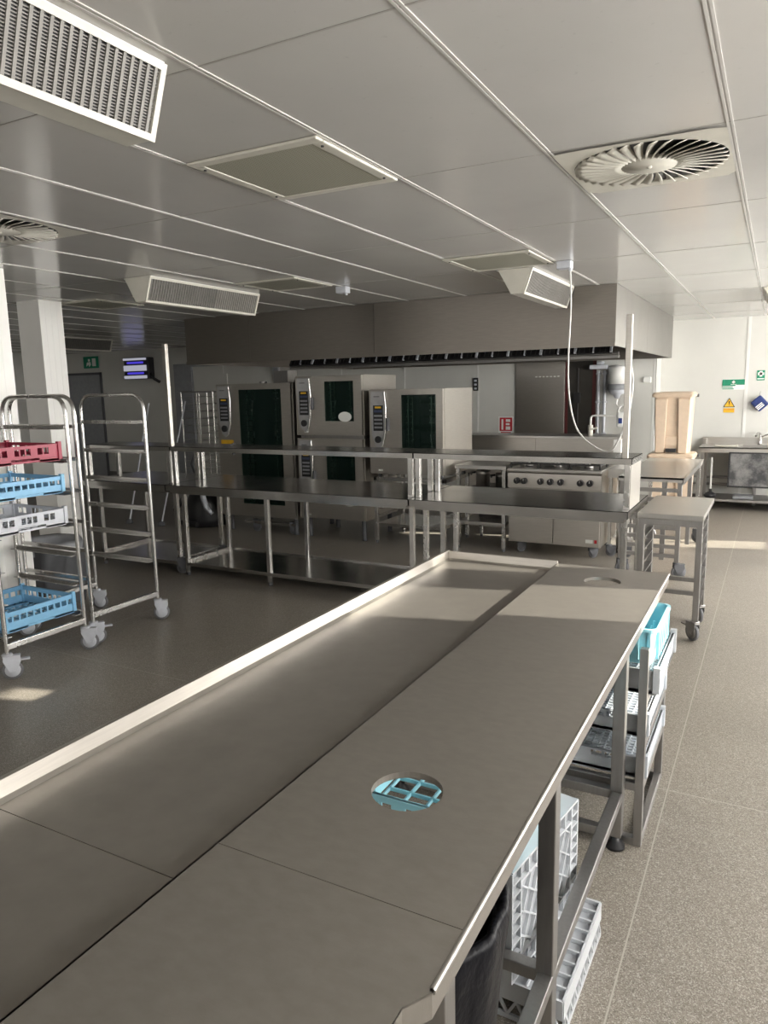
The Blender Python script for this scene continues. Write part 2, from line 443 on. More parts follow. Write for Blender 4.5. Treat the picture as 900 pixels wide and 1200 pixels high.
def fan_unit(xr, y0, y1, label, two_tone=False):
    """ceiling air unit: trapezoid casing with a louvred face on its slanted right side"""
    r = thing('ceiling_air_unit', label, 'air unit', (xr - .13, (y0 + y1) / 2, ZC - .185), 'slanted air units under the ceiling')
    zb = ZC - .185; xb = xr - .065; xl = xr - .26; xlb = xr - .155
    MB().prism([(xl, ZC), (xlb, zb), (xb, zb), (xr, ZC)], 1, y0, y1).build('casing', CREAM, r, bev=.004)
    # local frame of the slanted face: u along Y, v up the slope
    v = Vector((xr - xb, 0, ZC - zb)); L = v.length; v.normalize(); nrm = Vector((v.z, 0, -v.x)); o = Vector((xb, 0, zb))
    M = Matrix(((0, v.x, nrm.x, o.x), (1, 0, 0, y0), (0, v.z, nrm.z, o.z), (0, 0, 0, 1)))
    W = y1 - y0; q = .018
    fr = MB()
    for (a, b) in (((0, 0, 0), (W, q, .016)), ((0, L - q, 0), (W, L, .016)), ((0, q, 0), (q, L - q, .016)), ((W - q, q, 0), (W, L - q, .016))): fr.box(a, b, M)
    fr.build('louvre_frame', CREAM, r)
    cut = W * .58 if two_tone else W
    bk = MB(); bk.box((q, q, .001), (cut, L - q, .003), M); bk.cur = 1
    if two_tone: bk.box((cut, q, .001), (W - q, L - q, .003), M)
    bk.build('filter_backing', [BLACK, FINL], r)
    sl = MB(); n = int(W / .027)
    for k in range(n):
        u = q + (W - 2 * q) * (k + .5) / n; sl.box((u - .0045, q, .004), (u + .0045, L - q, .012), M)
    for k in range(1, 22):
        vv = q + (L - 2 * q) * k / 22; sl.box((q, vv - .0014, .005), (W - q, vv + .0014, .0085), M)
    sl.build('louvre', FIN, r)
    lid = MB(); lid.box((xl - .012, y0 + .01, ZC - .006), (xr + .014, y1 - .01, ZC - .001)); lid.build('ceiling_flange', WHITE, r)
fan_unit(-1.52, .27, 1.61, 'big slanted air unit with louvred face at the top left corner')
fan_unit(-4.22, 4.17, 5.5, 'long slanted air unit with two-tone louvres, above the empty rack trolley', True)
fan_unit(-1.68, 5.5, 6.77, 'short-looking slanted air unit just in front of the extraction hood', True)
fan_unit(-9.5, 7.2, 8.5, 'dark distant air unit behind the rear white column')
fan_unit(.08, 7.95, 9.2, 'air unit barely showing at the right edge below the ceiling')

def ceiling_box(x, y, label):
    m = MB(); m.box((x - .05, y - .04, ZC - .055), (x + .05, y + .04, ZC - .001)); m.cyl((x + .045, y - .02, ZC - .075), (x + .045, y - .02, ZC - .05), .012, 8)
    return tag(m.build('ceiling_socket', LGREY, bev=.008), label, 'socket', 'grey junction boxes under the ceiling')
ceiling_box(-3.36, 5.56, 'small grey ceiling box beside the middle beige grille, no cord')
ceiling_box(-1.4, 5.4, 'small grey ceiling box from which the white cord hangs')
pts = []
cord = [(-1.355, 5.38, 2.506), (-1.34, 5.36, 2.25), (-1.335, 5.3, 1.9), (-1.31, 5.25, 1.62), (-1.24, 5.2, 1.4), (-1.12, 5.15, 1.29), (-1.0, 5.1, 1.25), (-.93, 5.05, 1.32), (-.86, 5.02, 1.5), (-.835, 5.0, 1.72), (-.86, 4.995, 1.86)]
for i in range(len(cord) - 1):
    p = [Vector(cord[max(0, min(len(cord) - 1, i + d))]) for d in (-1, 0, 1, 2)]
    for k in range(5):
        u = k / 5
        pts.append(.5 * ((2 * p[1]) + (p[2] - p[0]) * u + (2 * p[0] - 5 * p[1] + 4 * p[2] - p[3]) * u * u + (3 * p[1] - p[0] - 3 * p[2] + p[3]) * u ** 3))
pts.append(Vector(cord[-1]))
tag(MB().tube(pts, .006, 7).build('power_cord', WHITE), 'thin white cord drooping from the ceiling box to the tall right post', 'cord')

# ------------------------------------------------------------------ extraction hood
hx0, hx1, hy0, hy1, hz = -6.35, -1.3, 6.8, 10.75, 2.045
r = thing('extraction_hood', 'wide brushed steel extraction hood hanging over ovens and range', 'cooker hood', ((hx0 + hx1) / 2, (hy0 + hy1) / 2, hz))
m = MB(); th = .02; ztop = ZC - .002
m.box((hx0, hy0, hz), (-5.38, hy0 + th, ztop)); m.box((-5.376, hy0, hz), (-3.75, hy0 + th, ztop)); m.box((-3.746, hy0, hz), (hx1, hy0 + th, ztop))
m.box((hx0, hy0 + th, hz), (hx0 + th, hy1, ztop)); m.box((hx0, hy1 - th, hz), (hx1, hy1, ztop))
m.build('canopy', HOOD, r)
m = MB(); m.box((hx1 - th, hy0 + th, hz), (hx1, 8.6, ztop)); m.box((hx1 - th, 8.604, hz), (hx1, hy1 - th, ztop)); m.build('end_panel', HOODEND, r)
m = MB(); m.box((hx0, hy0 - .012, hz - .006), (hx1, hy0, hz + .03)); m.box((hx0 + th, hy0 + th, hz), (hx1 - th, hy0 + .1, hz + .006)); m.build('drip_lip', HOOD, r)
B((hx0 + th, hy0 + th, ztop - .06), (hx1 - th, hy1 - th, ztop - .05)).build('inner_top', DSTEEL, r)
# filter bank in the middle, a row of baffle filters
m = MB(); m.box((-6.1, 8.55, 2.3), (-1.6, 9.1, 2.5)); m.box((-6.1, 8.78, 2.2), (-1.6, 8.9, 2.3)); m.build('filter_housing', DARK, r)
nf = 11; wf = 4.4 / nf
for k in range(nf):
    x = -6.05 + wf * k
    M = Matrix.Translation((x, 8.5, 2.06)) @ Matrix.Rotation(-.55, 4, 'X')
    fm = MB(); fm.box((0, .004, 0), (wf - .01, .03, .34), M); fm.cur = 1
    for j in range(6): fm.box((.02 + j * (wf - .05) / 6, -.012, .01), (.02 + j * (wf - .05) / 6 + .008, .004, .33), M)
    fm.cur = 2; fm.box((wf - .03, -.02, 0), (wf - .004, .004, .34), M); fm.box((wf * .45, -.018, 0), (wf * .45 + .016, .004, .34), M)  # pale separators hold the window glint on steel in their colour
    fm.build('grease_filter', [BLACK, IRON, LGREY], r)
m = MB(); m.tube([(-6.1, 8.6, 2.05), (-1.6, 8.6, 2.05)], .022, 8); m.box((-6.1, 8.58, 2.0), (-1.6, 8.66, 2.03)); m.build('grease_gutter', DSTEEL, r)
MB().box((-5.1, 7.05, hz + .1), (-4.9, 7.35, ztop - .06)).build('duct_drop', DSTEEL, r)

# ------------------------------------------------------------------ castor
def castor(x, y, ztop, r, root, housing=LGREY, yaw=0., rad=.06, brake=False):
    M = Matrix.Translation((x, y, 0)) @ Matrix.Rotation(yaw, 4, 'Z')
    m = MB(); off = .022
    m.lathe([(.001, ztop), (.03, ztop), (.032, ztop - .012), (.001, ztop - .014)], (0, 0, 0), 12, M=M)
    for s in (-1, 1):
        t0 = .017 * s; pr = [(-.045 + off, ztop - .014), (.045 + off, ztop - .014), (.05 + off, ztop - .05), (.02 + off, rad * .8), (-.02 + off, rad * .8), (-.05 + off, ztop - .04)]
        vs = [(p[0], t0 - .003, p[1]) for p in pr] + [(p[0], t0 + .003, p[1]) for p in pr]; n = 6
        m.add(vs, [tuple(range(n)), tuple(range(2 * n - 1, n - 1, -1))] + [(i, i + n, (i + 1) % n + n, (i + 1) % n) for i in range(n)], False, M)
    m.box((-.05 + off, -.02, ztop - .022), (.05 + off, .02, ztop - .012), M)
    if brake: m.box((.05 + off, -.018, ztop - .05), (.1 + off, .018, ztop - .04), M)
    m.cyl(M @ Vector((off, -.022, rad)), M @ Vector((off, .022, rad)), .008, 8)
    c = m.build('castor', housing, root, bev=.003)
    w = MB(); Mw = M @ Matrix.Translation((off, 0, rad)) @ Matrix.Rotation(PI / 2, 4, 'X')
    w.lathe([(.012, -.011), (rad * .72, -.012), (rad * .74, -.008)], (0, 0, 0), 20, M=Mw); w.lathe([(rad * .74, .008), (rad * .72, .012), (.012, .011)], (0, 0, 0), 20, M=Mw)
    w.cur = 1; w.lathe([(rad * .74, -.009), (rad * .97, -.009), (rad, -.004), (rad, .004), (rad * .97, .009), (rad * .74, .009)], (0, 0, 0), 20, M=Mw)
    w.build('wheel', [housing, RUBBER], c)

# ------------------------------------------------------------------ main table
r = thing('dish_table', 'long stainless dish table with sunken tray side and two scrap holes', 'table', (-.86, 1.9, 0))
ZT = .9
def plate_with_holes(m, x0, x1, y0, y1, z0, z1, holes):
    """flat slab split into strips around round holes of one radius"""
    ys = [y0]
    for (hx, hy, R) in holes: ys += [hy - R - .02, hy + R + .02]
    ys.append(y1)
    for i in range(0, len(ys), 2): m.box((x0, ys[i], z0), (x1, ys[i + 1], z1))
    for (hx, hy, R) in holes:
        n = 40; a0, a1 = hy - R - .02, hy + R + .02
        vs = []; fs = []
        for j in range(n):
            a = 2 * PI * (j + .5) / n; dx, dy = math.cos(a), math.sin(a)
            k = min(((x1 - hx) if dx > 0 else (hx - x0)) / max(abs(dx), 1e-6), ((a1 - hy) if dy > 0 else (hy - a0)) / max(abs(dy), 1e-6))
            vs += [(hx + R * dx, hy + R * dy, z1), (hx + k * dx, hy + k * dy, z1), (hx + R * dx, hy + R * dy, z0 - .01), (hx + k * dx, hy + k * dy, z0)]
        # add the square corners exactly
        for j in range(n):
            a = 4 * j; b = 4 * ((j + 1) % n); fs += [(a, a + 1, b + 1, b), (a + 2, b + 2, b + 3, a + 3), (a, b, b + 2, a + 2), (a + 1, a + 3, b + 3, b + 1)]
        m.add(vs, fs)
        for sx, xe in ((1, x1), (-1, x0)):
            for sy, ye in ((1, a1), (-1, a0)):
                # corner fillers
                pts_ = []
                for j in range(n):
                    a = 2 * PI * (j + .5) / n; dx, dy = math.cos(a), math.sin(a)
                    if dx * sx > 0 and dy * sy > 0:
                        kx = abs(xe - hx) / abs(dx); ky = abs(ye - hy) / abs(dy); k = min(kx, ky)
                        pts_.append((kx < ky, hx + k * dx, hy + k * dy))
                A = [p for p in pts_ if p[0]]; C = [p for p in pts_ if not p[0]]
                if A and C:
                    pa = max(A, key=lambda p: abs(p[2] - hy)); pc = max(C, key=lambda p: abs(p[1] - hx))
                    tri = [(pa[1], pa[2], z1), (xe, ye, z1), (pc[1], pc[2], z1)]
                    m.add(tri, [(0, 1, 2)] if sx * sy > 0 else [(0, 2, 1)])
                    m.add([(p[0], p[1], z0) for p in tri], [(0, 2, 1)] if sx * sy > 0 else [(0, 1, 2)])
                    # outer side sliver
                    m.add([(pa[1], pa[2], z0), (xe, ye, z0), (xe, ye, z1), (pa[1], pa[2], z1)], [(0, 1, 2, 3)])
                    m.add([(pc[1], pc[2], z0), (xe, ye, z0), (xe, ye, z1), (pc[1], pc[2], z1)], [(0, 1, 2, 3)])
XT0, XT1, XDIV, YT1 = -1.388, -.36, -.842, 3.22
wt = MB()
plate_with_holes(wt, XDIV, XT1, .9, YT1, ZT - .004, ZT, [(-.61, 1.205, .073), (-.59, 2.98, .073)])
wt.prism([(XDIV, .2), (-.385, .2), (-.385, .735), (XT1, .775), (XT1, .8985), (XDIV, .8985)], 2, ZT - .004, ZT)
wt.box((XT1 - .004, .775, ZT - .042), (XT1, YT1, ZT)); wt.box((XDIV, YT1 - .004, ZT - .042), (XT1, YT1, ZT))
wt.prism([(-.385, .2), (-.385, .735), (XT1, .775), (XT1 - .004, .778), (-.389, .737), (-.389, .2)], 2, ZT - .042, ZT - .0005)
wt.box((XDIV, .2, ZT - .075), (XDIV + .004, YT1, ZT))
wt.build('worktop', TOP, r)
rim = MB(); rim.cyl((XT1 - .002, .78, ZT - .004), (XT1 - .002, YT1, ZT - .005), .0055, 8); rim.build('rolled_edge', STEEL, r)
tr = MB(); zt = ZT - .03
tr.box((XT0 + .01, .821, zt - .004), (XDIV, YT1 - .012, zt)); tr.box((XT0 + .01, .1, zt - .004), (XDIV, .819, zt)); tr.build('sunken_tray', TRAY, r)
up = MB()
up.prism([(XT0, ZT + .015), (XT0, ZT - .1), (XT0 + .004, ZT - .1), (XT0 + .004, zt - .004), (XT0 + .016, zt - .004), (XT0 + .028, zt), (XT0 + .017, zt + .008), (XT0 + .014, ZT + .015)], 1, .1, YT1)
up.prism([(YT1, ZT + .012), (YT1, ZT - .1), (YT1 - .004, ZT - .1), (YT1 - .004, zt - .004), (YT1 - .016, zt - .004), (YT1 - .026, zt), (YT1 - .017, zt + .008), (YT1 - .014, ZT + .012)], 0, XT0 + .012, XDIV + .004); up.build('upstand', OVEN, r)
for y in (.95, 1.62, 2.56, 3.17):
    for x in (-.43, -1.32):
        m = MB(); m.box((x - .022, y - .022, .05), (x + .022, y + .022, zt - .03 if x < -1 else ZT - .03)); lg = m.build('leg', DSTEEL, r, bev=.003)
        MB().lathe([(.001, .05), (.018, .05), (.018, .03), (.034, .012), (.034, 0), (.001, 0)], (x, y, 0), 14).build('foot', BLACK, lg)
m = MB()
m.box((-.447, .97, .2), (-.407, 2.535, .235)); m.box((-1.34, .97, .2), (-1.3, 3.15, .235)); m.build('stretcher', DSTEEL, r, bev=.003)
for y in (.95, 1.62, 2.56, 3.17):
    B((-1.3, y - .018, .2), (-.45, y + .018, .235)).build('cross_rail', DSTEEL, r, bev=.003)
B((-1.3, 2.54, .02 + .02), (-.45, 2.575, .075)).build('cross_rail', DSTEEL, r, bev=.003)

# ------------------------------------------------------------------ dish baskets
def dish_basket(name, label, cat, x0, x1, y0, y1, z0, h, mat, style='slots', cells=9, group=None, M=None, pegs=False):
    m = MB(); t = .006
    # floor lattice
    for k in range(cells + 1):
        x = x0 + (x1 - x0) * k / cells; m.box((x - .003, y0, z0 + .004), (x + .003, y1, z0 + .016), M)
        y = y0 + (y1 - y0) * k / cells; m.box((x0, y - .003, z0 + .004), (x1, y + .003, z0 + .016), M)
    def wall(p0, p1, ax):
        # ax 0: wall runs along x at y=p ; build bands with openings
        L0, L1 = (x0, x1) if ax == 0 else (y0, y1)
        def bx(u0, u1, w0, w1, thick=t):
            if ax == 0: m.box((u0, p0 - thick / 2, w0), (u1, p0 + thick / 2, w1), M)
            else: m.box((p0 - thick / 2, u0, w0), (p0 + thick / 2, u1, w1), M)
        L = L1 - L0
        if style == 'slots':
            bx(L0, L1, z0 + .018, z0 + h * .5); bx(L0, L1, z0 + h * .76, z0 + h)
            n = 10
            for k in range(n + 1):
                u = L0 + L * k / n; bx(u - .006, u + .006, z0 + h * .5, z0 + h * .76)
        elif style == 'windows':
            bx(L0, L1, z0 + .03, z0 + h * .45); bx(L0, L1, z0 + h * .82, z0 + h)
            for (a, b) in ((0, .1), (.17, .19), (.26, .36), (.42, .44), (.5, .52), (.58, .68), (.75, .77), (.84, 1)): bx(L0 + L * a, L0 + L * b, z0 + h * .45, z0 + h * .82)
        else:
            bx(L0, L1, z0 + .012, z0 + h * .66); bx(L0, L1, z0 + h * .9, z0 + h)
            for (a, b) in ((0, .16), (.24, .26), (.34, .62), (.7, .72), (.8, 1)): bx(L0 + L * a, L0 + L * b, z0 + h * .66, z0 + h * .9)
        zl = {'mesh': .012, 'slots': .018, 'windows': .03}[style]; e = .5 if style == 'mesh' else .3
        bx(L0, L0 + L * e, z0, z0 + zl); bx(L1 - L * e, L1, z0, z0 + zl)
        bx(L0, L1, z0 + h - .006, z0 + h, .014)
    wall(y0, 0, 0); wall(y1, 0, 0); wall(x0, 0, 1); wall(x1, 0, 1)
    for x in (x0, x1):
        for y in (y0, y1): m.box((x - .012, y - .012, z0 + .01), (x + .012, y + .012, z0 + h + .012), M)
    if pegs:
        n = cells
        for i in range(n):
            for j in range(n):
                x = x0 + (x1 - x0) * (i + .5) / n; y = y0 + (y1 - y0) * (j + .5) / n
                m.box((x - .004, y - .004, z0 + .01), (x + .004, y + .004, z0 + .07), M)
    if style == 'mesh':
        n = 20
        for k in range(1, n):
            x = x0 + (x1 - x0) * k / n; m.box((x - .0025, y0, z0 + h - .018), (x + .0025, y1, z0 + h - .008), M)
            y = y0 + (y1 - y0) * k / n; m.box((x0, y - .0025, z0 + h - .018), (x1, y + .0025, z0 + h - .008), M)
    return tag(m.build(name, mat), label, cat, group)

# ------------------------------------------------------------------ rack trolleys
def rack_trolley(label, x0, x1, y0, y1, ztop, rungs, yaws):
    r = thing('rack_trolley', label, 'trolley', ((x0 + x1) / 2, (y0 + y1) / 2, 0), 'tubular rack trolleys on castors')
    for y in (y0, y1):
        p = arc_path([(x0, y, .165), (x0, y, ztop), (x1, y, ztop), (x1, y, .165)], .13, 8)
        m = MB().tube(p, .0135, 10); m.build('arch_frame', TUBE, r)
        cl = MB()
        xm = (x0 + x1) / 2 - .02; cl.cyl((xm, y, ztop), (xm + .012, y, ztop), .0155, 10); cl.build('tube_joint', DSTEEL, r)
    for z in rungs:
        for s, y in ((1, y0), (-1, y1)):
            m = MB(); m.box((x0 + .013, y - .012, z - .012), (x1 - .013, y + .012, z + .012)); m.box((x0 + .013, y, z - .012), (x1 - .013, y + s * .055, z - .008))
            m.build('runner', TUBE, r, bev=.002)
    for x in (x0, x1): m = MB(); m.box((x - .016, y0, .19), (x + .016, y1, .225)); m.build('side_rail', TUBE, r, bev=.003)
    i = 0
    for x in (x0, x1):
        for y in (y0, y1): castor(x, y, .165, None, r, LGREY, yaws[i], .06, brake=(y == y0 and x == x1)); i += 1
    return r
RZ = (1.5, 1.285, 1.075, .865, .665, .465)
rack_trolley('tubular steel rack trolley loaded with red, blue and grey dish baskets', -4.66, -4.02, 2.6, 3.17, 1.7, RZ + (.262,), (.7, 1.1, .95, .75))
rack_trolley('empty tubular steel rack trolley behind the loaded one', -4.73, -4.06, 3.27, 3.87, 1.7, RZ, (.9, .6, 1.0, .8))
GB = 'dish baskets on the loaded trolley'
dish_basket('dish_basket', 'crimson red dish basket, top of the trolley stack', 'dish basket', -4.57, -4.05, 2.63, 3.12, 1.291, .11, REDP, 'windows', 9, GB)
dish_basket('dish_basket', 'sky blue dish basket directly under the red one', 'dish basket', -4.57, -4.05, 2.63, 3.12, 1.081, .11, BLUEP, 'slots', 9, GB)
dish_basket('dish_basket', 'pale grey dish basket under the upper blue one on the trolley', 'dish basket', -4.57, -4.05, 2.63, 3.12, .871, .11, LGREY, 'windows', 9, GB)
dish_basket('dish_basket', 'light blue dish basket on the lowest runners of the loaded trolley', 'dish basket', -4.57, -4.05, 2.63, 3.12, .274, .13, BLUEP, 'slots', 9, GB)

# ------------------------------------------------------------------ rack stand with baskets below the far end of the table
r = thing('basket_stand', 'square steel stand holding grey baskets under the far table end', 'stand', (-.61, 2.9, 0))
sx0, sx1, sy0, sy1 = -.9, -.36, 2.61, 3.14
for x in (sx0, sx1):
    for y in (sy0, sy1):
        B((x - .015, y - .015, 0), (x + .015, y + .015, .77)).build('upright', DSTEEL, r, bev=.002)
for z in (.03, .25, .415, .585):
    for x in (sx0, sx1): B((x - .014, sy0, z - .03), (x + .014, sy1, z)).build('side_rail', DSTEEL, r, bev=.002)
    for y in ((sy0, sy1) if z < .3 else (sy1,)): B((sx0, y - .014, z - .03), (sx1, y + .014, z)).build('end_rail', DSTEEL, r, bev=.002)
GS = 'baskets on the steel stand'
dish_basket('glass_basket', 'grey mesh-topped glass basket, lowest on the stand', 'dish basket', -.865, -.35, 2.641, 3.108, .251, .085, GREYP, 'mesh', 10, GS)
dish_basket('glass_basket', 'grey mesh-topped glass basket, middle level of the stand', 'dish basket', -.865, -.35, 2.641, 3.108, .416, .085, GREYP, 'mesh', 10, GS)
dish_basket('glass_basket', 'white mesh-topped basket, top level, under the cyan cutlery basket', 'dish basket', -.83, -.32, 2.641, 3.108, .586, .095, WHITEP, 'mesh', 10, GS)
# cutlery basket: tall cyan tub with slotted sides and inner pegs
def rounded_rect(x0, x1, y0, y1, rr, n=5):
    out = []
    for (cx, cy, a0) in ((x1 - rr, y1 - rr, 0), (x0 + rr, y1 - rr, PI / 2), (x0 + rr, y0 + rr, PI), (x1 - rr, y0 + rr, 1.5 * PI)):
        for k in range(n + 1): a = a0 + PI / 2 * k / n; out.append((cx + rr * math.cos(a), cy + rr * math.sin(a)))
    return out
r = thing('cutlery_basket', 'pale cyan cutlery basket jutting out past the table edge', 'cutlery basket', (-.4, 2.8, .694))
def tub(m, rects):
    """rects: list of (x0,x1,y0,y1,z,rr) loops bridged in order"""
    loops = [[(p[0], p[1], q[4]) for p in rounded_rect(q[0], q[1], q[2], q[3], q[5])] for q in rects]; n = len(loops[0])
    vs = [p for l in loops for p in l]
    fs = [(i * n + j, i * n + (j + 1) % n, (i + 1) * n + (j + 1) % n, (i + 1) * n + j) for i in range(len(loops) - 1) for j in range(n)]
    m.add(vs, fs, False); m.add(loops[0], [tuple(range(n - 1, -1, -1))]); m.add(loops[-1], [tuple(range(n))])
cx0, cx1, cy0, cy1, cz0, cz1 = -.47, -.328, 2.64, 2.99, .694, .832
m = MB(); tub(m, [(cx0 + .015, cx1 - .015, cy0 + .015, cy1 - .015, cz0, .02), (cx0 + .002, cx1 - .002, cy0 + .002, cy1 - .002, cz1 - .012, .03), (cx0 - .008, cx1 + .008, cy0 - .008, cy1 + .008, cz1 - .01, .035), (cx0 - .008, cx1 + .008, cy0 - .008, cy1 + .008, cz1, .035), (cx0 + .004, cx1 - .004, cy0 + .004, cy1 - .004, cz1, .028), (cx0 + .02, cx1 - .02, cy0 + .02, cy1 - .02, cz0 + .01, .018)])
for k in range(8):
    y = cy0 + .035 + k * .04; m.box((cx1 - .004, y - .004, cz0 + .02), (cx1 + .006, y + .004, cz1 - .012))
for x in (cx0 + .04, cx0 + .08, cx0 + .12): m.box((x - .004, cy0 - .005, cz0 + .02), (x + .004, cy0 + .004, cz1 - .012))
m.build('tub', CYANP, r)
for k in range(7):
    y = cy0 + .05 + k * .04; o = B((cx1 - .0015, y - .006, cz0 + .05), (cx1 + .0025, y + .012, cz1 - .055)).build('slot', DARK, r)
pg = MB()
for i in range(2):
    for j in range(3): pg.tube([(cx0 + .06 + i * .05, cy0 + .06 + j * .06, cz0 + .01), (cx0 + .06 + i * .05, cy0 + .06 + j * .06, cz0 + .115)], .008, 8, taper=[1, .6])
pg.build('peg', CYANP, r)

# ------------------------------------------------------------------ white crates under the table
def crate(name, label, M, W, H, D, group):
    """open lattice crate: W (local x) by H (local z), depth D (local y); lattice base faces -y"""
    m = MB()
    def bar(p0, p1, w=.005, y0=0., y1=.012):
        p0 = Vector((p0[0], 0, p0[1])); p1 = Vector((p1[0], 0, p1[1])); d = (p1 - p0); L = d.length; a = math.atan2(d.z, d.x)
        T = M @ Matrix.Translation(p0) @ Matrix.Rotation(-a, 4, 'Y'); m.box((0, y0, -w / 2), (L, y1, w / 2), T)
    bd = .05
    m.cur = 1; m.box((.006, .0125, .006), (W - .006, .0155, H - .006), M); m.cur = 0
    # border frame of the base: inner and outer rails with short ties
    for q in (0, bd):
        bar((q, q), (W - q, q), .007); bar((q, H - q), (W - q, H - q), .007); bar((q, q), (q, H - q), .007); bar((W - q, q), (W - q, H - q), .007)
    for k in range(1, 9):
        u = W * k / 9; bar((u, 0), (u, bd)); bar((u, H - bd), (u, H))
        w = H * k / 9; bar((0, w), (bd, w)); bar((W - bd, w), (W, w))
    # diagonal lattice clipped to the inner rectangle
    x0, x1, z0, z1 = bd, W - bd, bd, H - bd; step = .05
    for sgn in (1, -1):
        c = -3.
        while c < 3.:
            pts = []
            sl = (1.9 if sgn > 0 else -.75)
            for x in (x0, x1):
                z = sl * x + c
                if z0 <= z <= z1: pts.append((x, z))
            for z in (z0, z1):
                x = (z - c) / sl
                if x0 < x < x1: pts.append((x, z))
            if len(pts) >= 2:
                a, b = max(((p, q) for p in pts for q in pts), key=lambda pq: (pq[0][0] - pq[1][0]) ** 2 + (pq[0][1] - pq[1][1]) ** 2)
                if (a[0] - b[0]) ** 2 + (a[1] - b[1]) ** 2 > .0004: bar(a, b, .0045, .002, .012)
            c += step * (2.1 if sgn > 0 else 1.5)
    # side walls, solid lower band then a zigzag lattice towards the rim
    for (a, b) in (((0, 0), (W, 0)), ((0, H), (W, H)), ((0, 0), (0, H)), ((W, 0), (W, H))):
        bar(a, b, .006, .012, D * .5); bar(a, b, .008, D - .014, D)
        n = 9; p0 = Vector((a[0], 0, a[1])); p1 = Vector((b[0], 0, b[1]))
        for k in range(n):
            for (s, e) in ((0, .5), (1, .5)):
                A = p0.lerp(p1, (k + s) / n); E = p0.lerp(p1, (k + e) / n); A.y = D - .012; E.y = D * .5
                m.tube([M @ A, M @ E], .0035, 4)
    return tag(m.build(name, [WHITEP, CRATEB]), label, 'crate', group)
GC = 'white lattice crates under the table'
def frame_mat(o, xdir, zdir):
    x = Vector(xdir).normalized(); z = Vector(zdir).normalized(); y = z.cross(x).normalized(); z = x.cross(y)
    return Matrix(((x.x, y.x, z.x, o[0]), (x.y, y.y, z.y, o[1]), (x.z, y.z, z.z, o[2]), (0, 0, 0, 1)))
# upright crates: lattice base faces the aisle (+x)
crate('lattice_crate', 'white lattice crate standing on edge under the table, flat side to the aisle', frame_mat((-.53, 1.65, .1206), (.16, 1, 0), (0, 0, 1)), .43, .325, .12, GC)
crate('lattice_crate', 'white lattice crate on edge further under the table with zigzag rim', frame_mat((-.66, 1.66, .1206), (.16, 1, 0), (0, 0, 1)), .43, .325, .12, GC)
crate('lattice_crate', 'white lattice crate lying flat on the floor beneath the upright crates', frame_mat((-.85, 1.67, .116), (1, -.02, 0), (0, 1, 0)), .455, .42, .115, GC)
dish_basket('cup_basket', 'cyan cup basket seen through the near round hole', 'dish basket', -1.0, -.56, 1.65, 2.06, .4505, .12, CYANP, 'windows', 6, None)

# ------------------------------------------------------------------ black bin under the near hole
r = thing('waste_bin', 'waste bin in a black liner under the near table hole', 'bin', (-.62, 1.18, 0))
MB().lathe([(.001, .001), (.155, .001), (.2, .65), (.195, .65), (.15, .012), (.001, .012)], (-.62, 1.18, 0), 32).build('tub', DGREY, r)
def wob(a, z): return 1 + .016 * math.sin(9 * a + 6 * z) + .011 * math.sin(17 * a - 11 * z) + .007 * math.sin(31 * a + 20 * z)
pf = [(.175, .06), (.182, .17), (.19, .3), (.2, .43), (.21, .54), (.218, .62), (.224, .68), (.217, .7), (.203, .695), (.188, .62), (.175, .45), (.15, .2), (.02, .15), (.001, .15)]
MB().lathe(pf, (-.62, 1.18, 0), 72, wob=wob).build('liner', LINER, r)

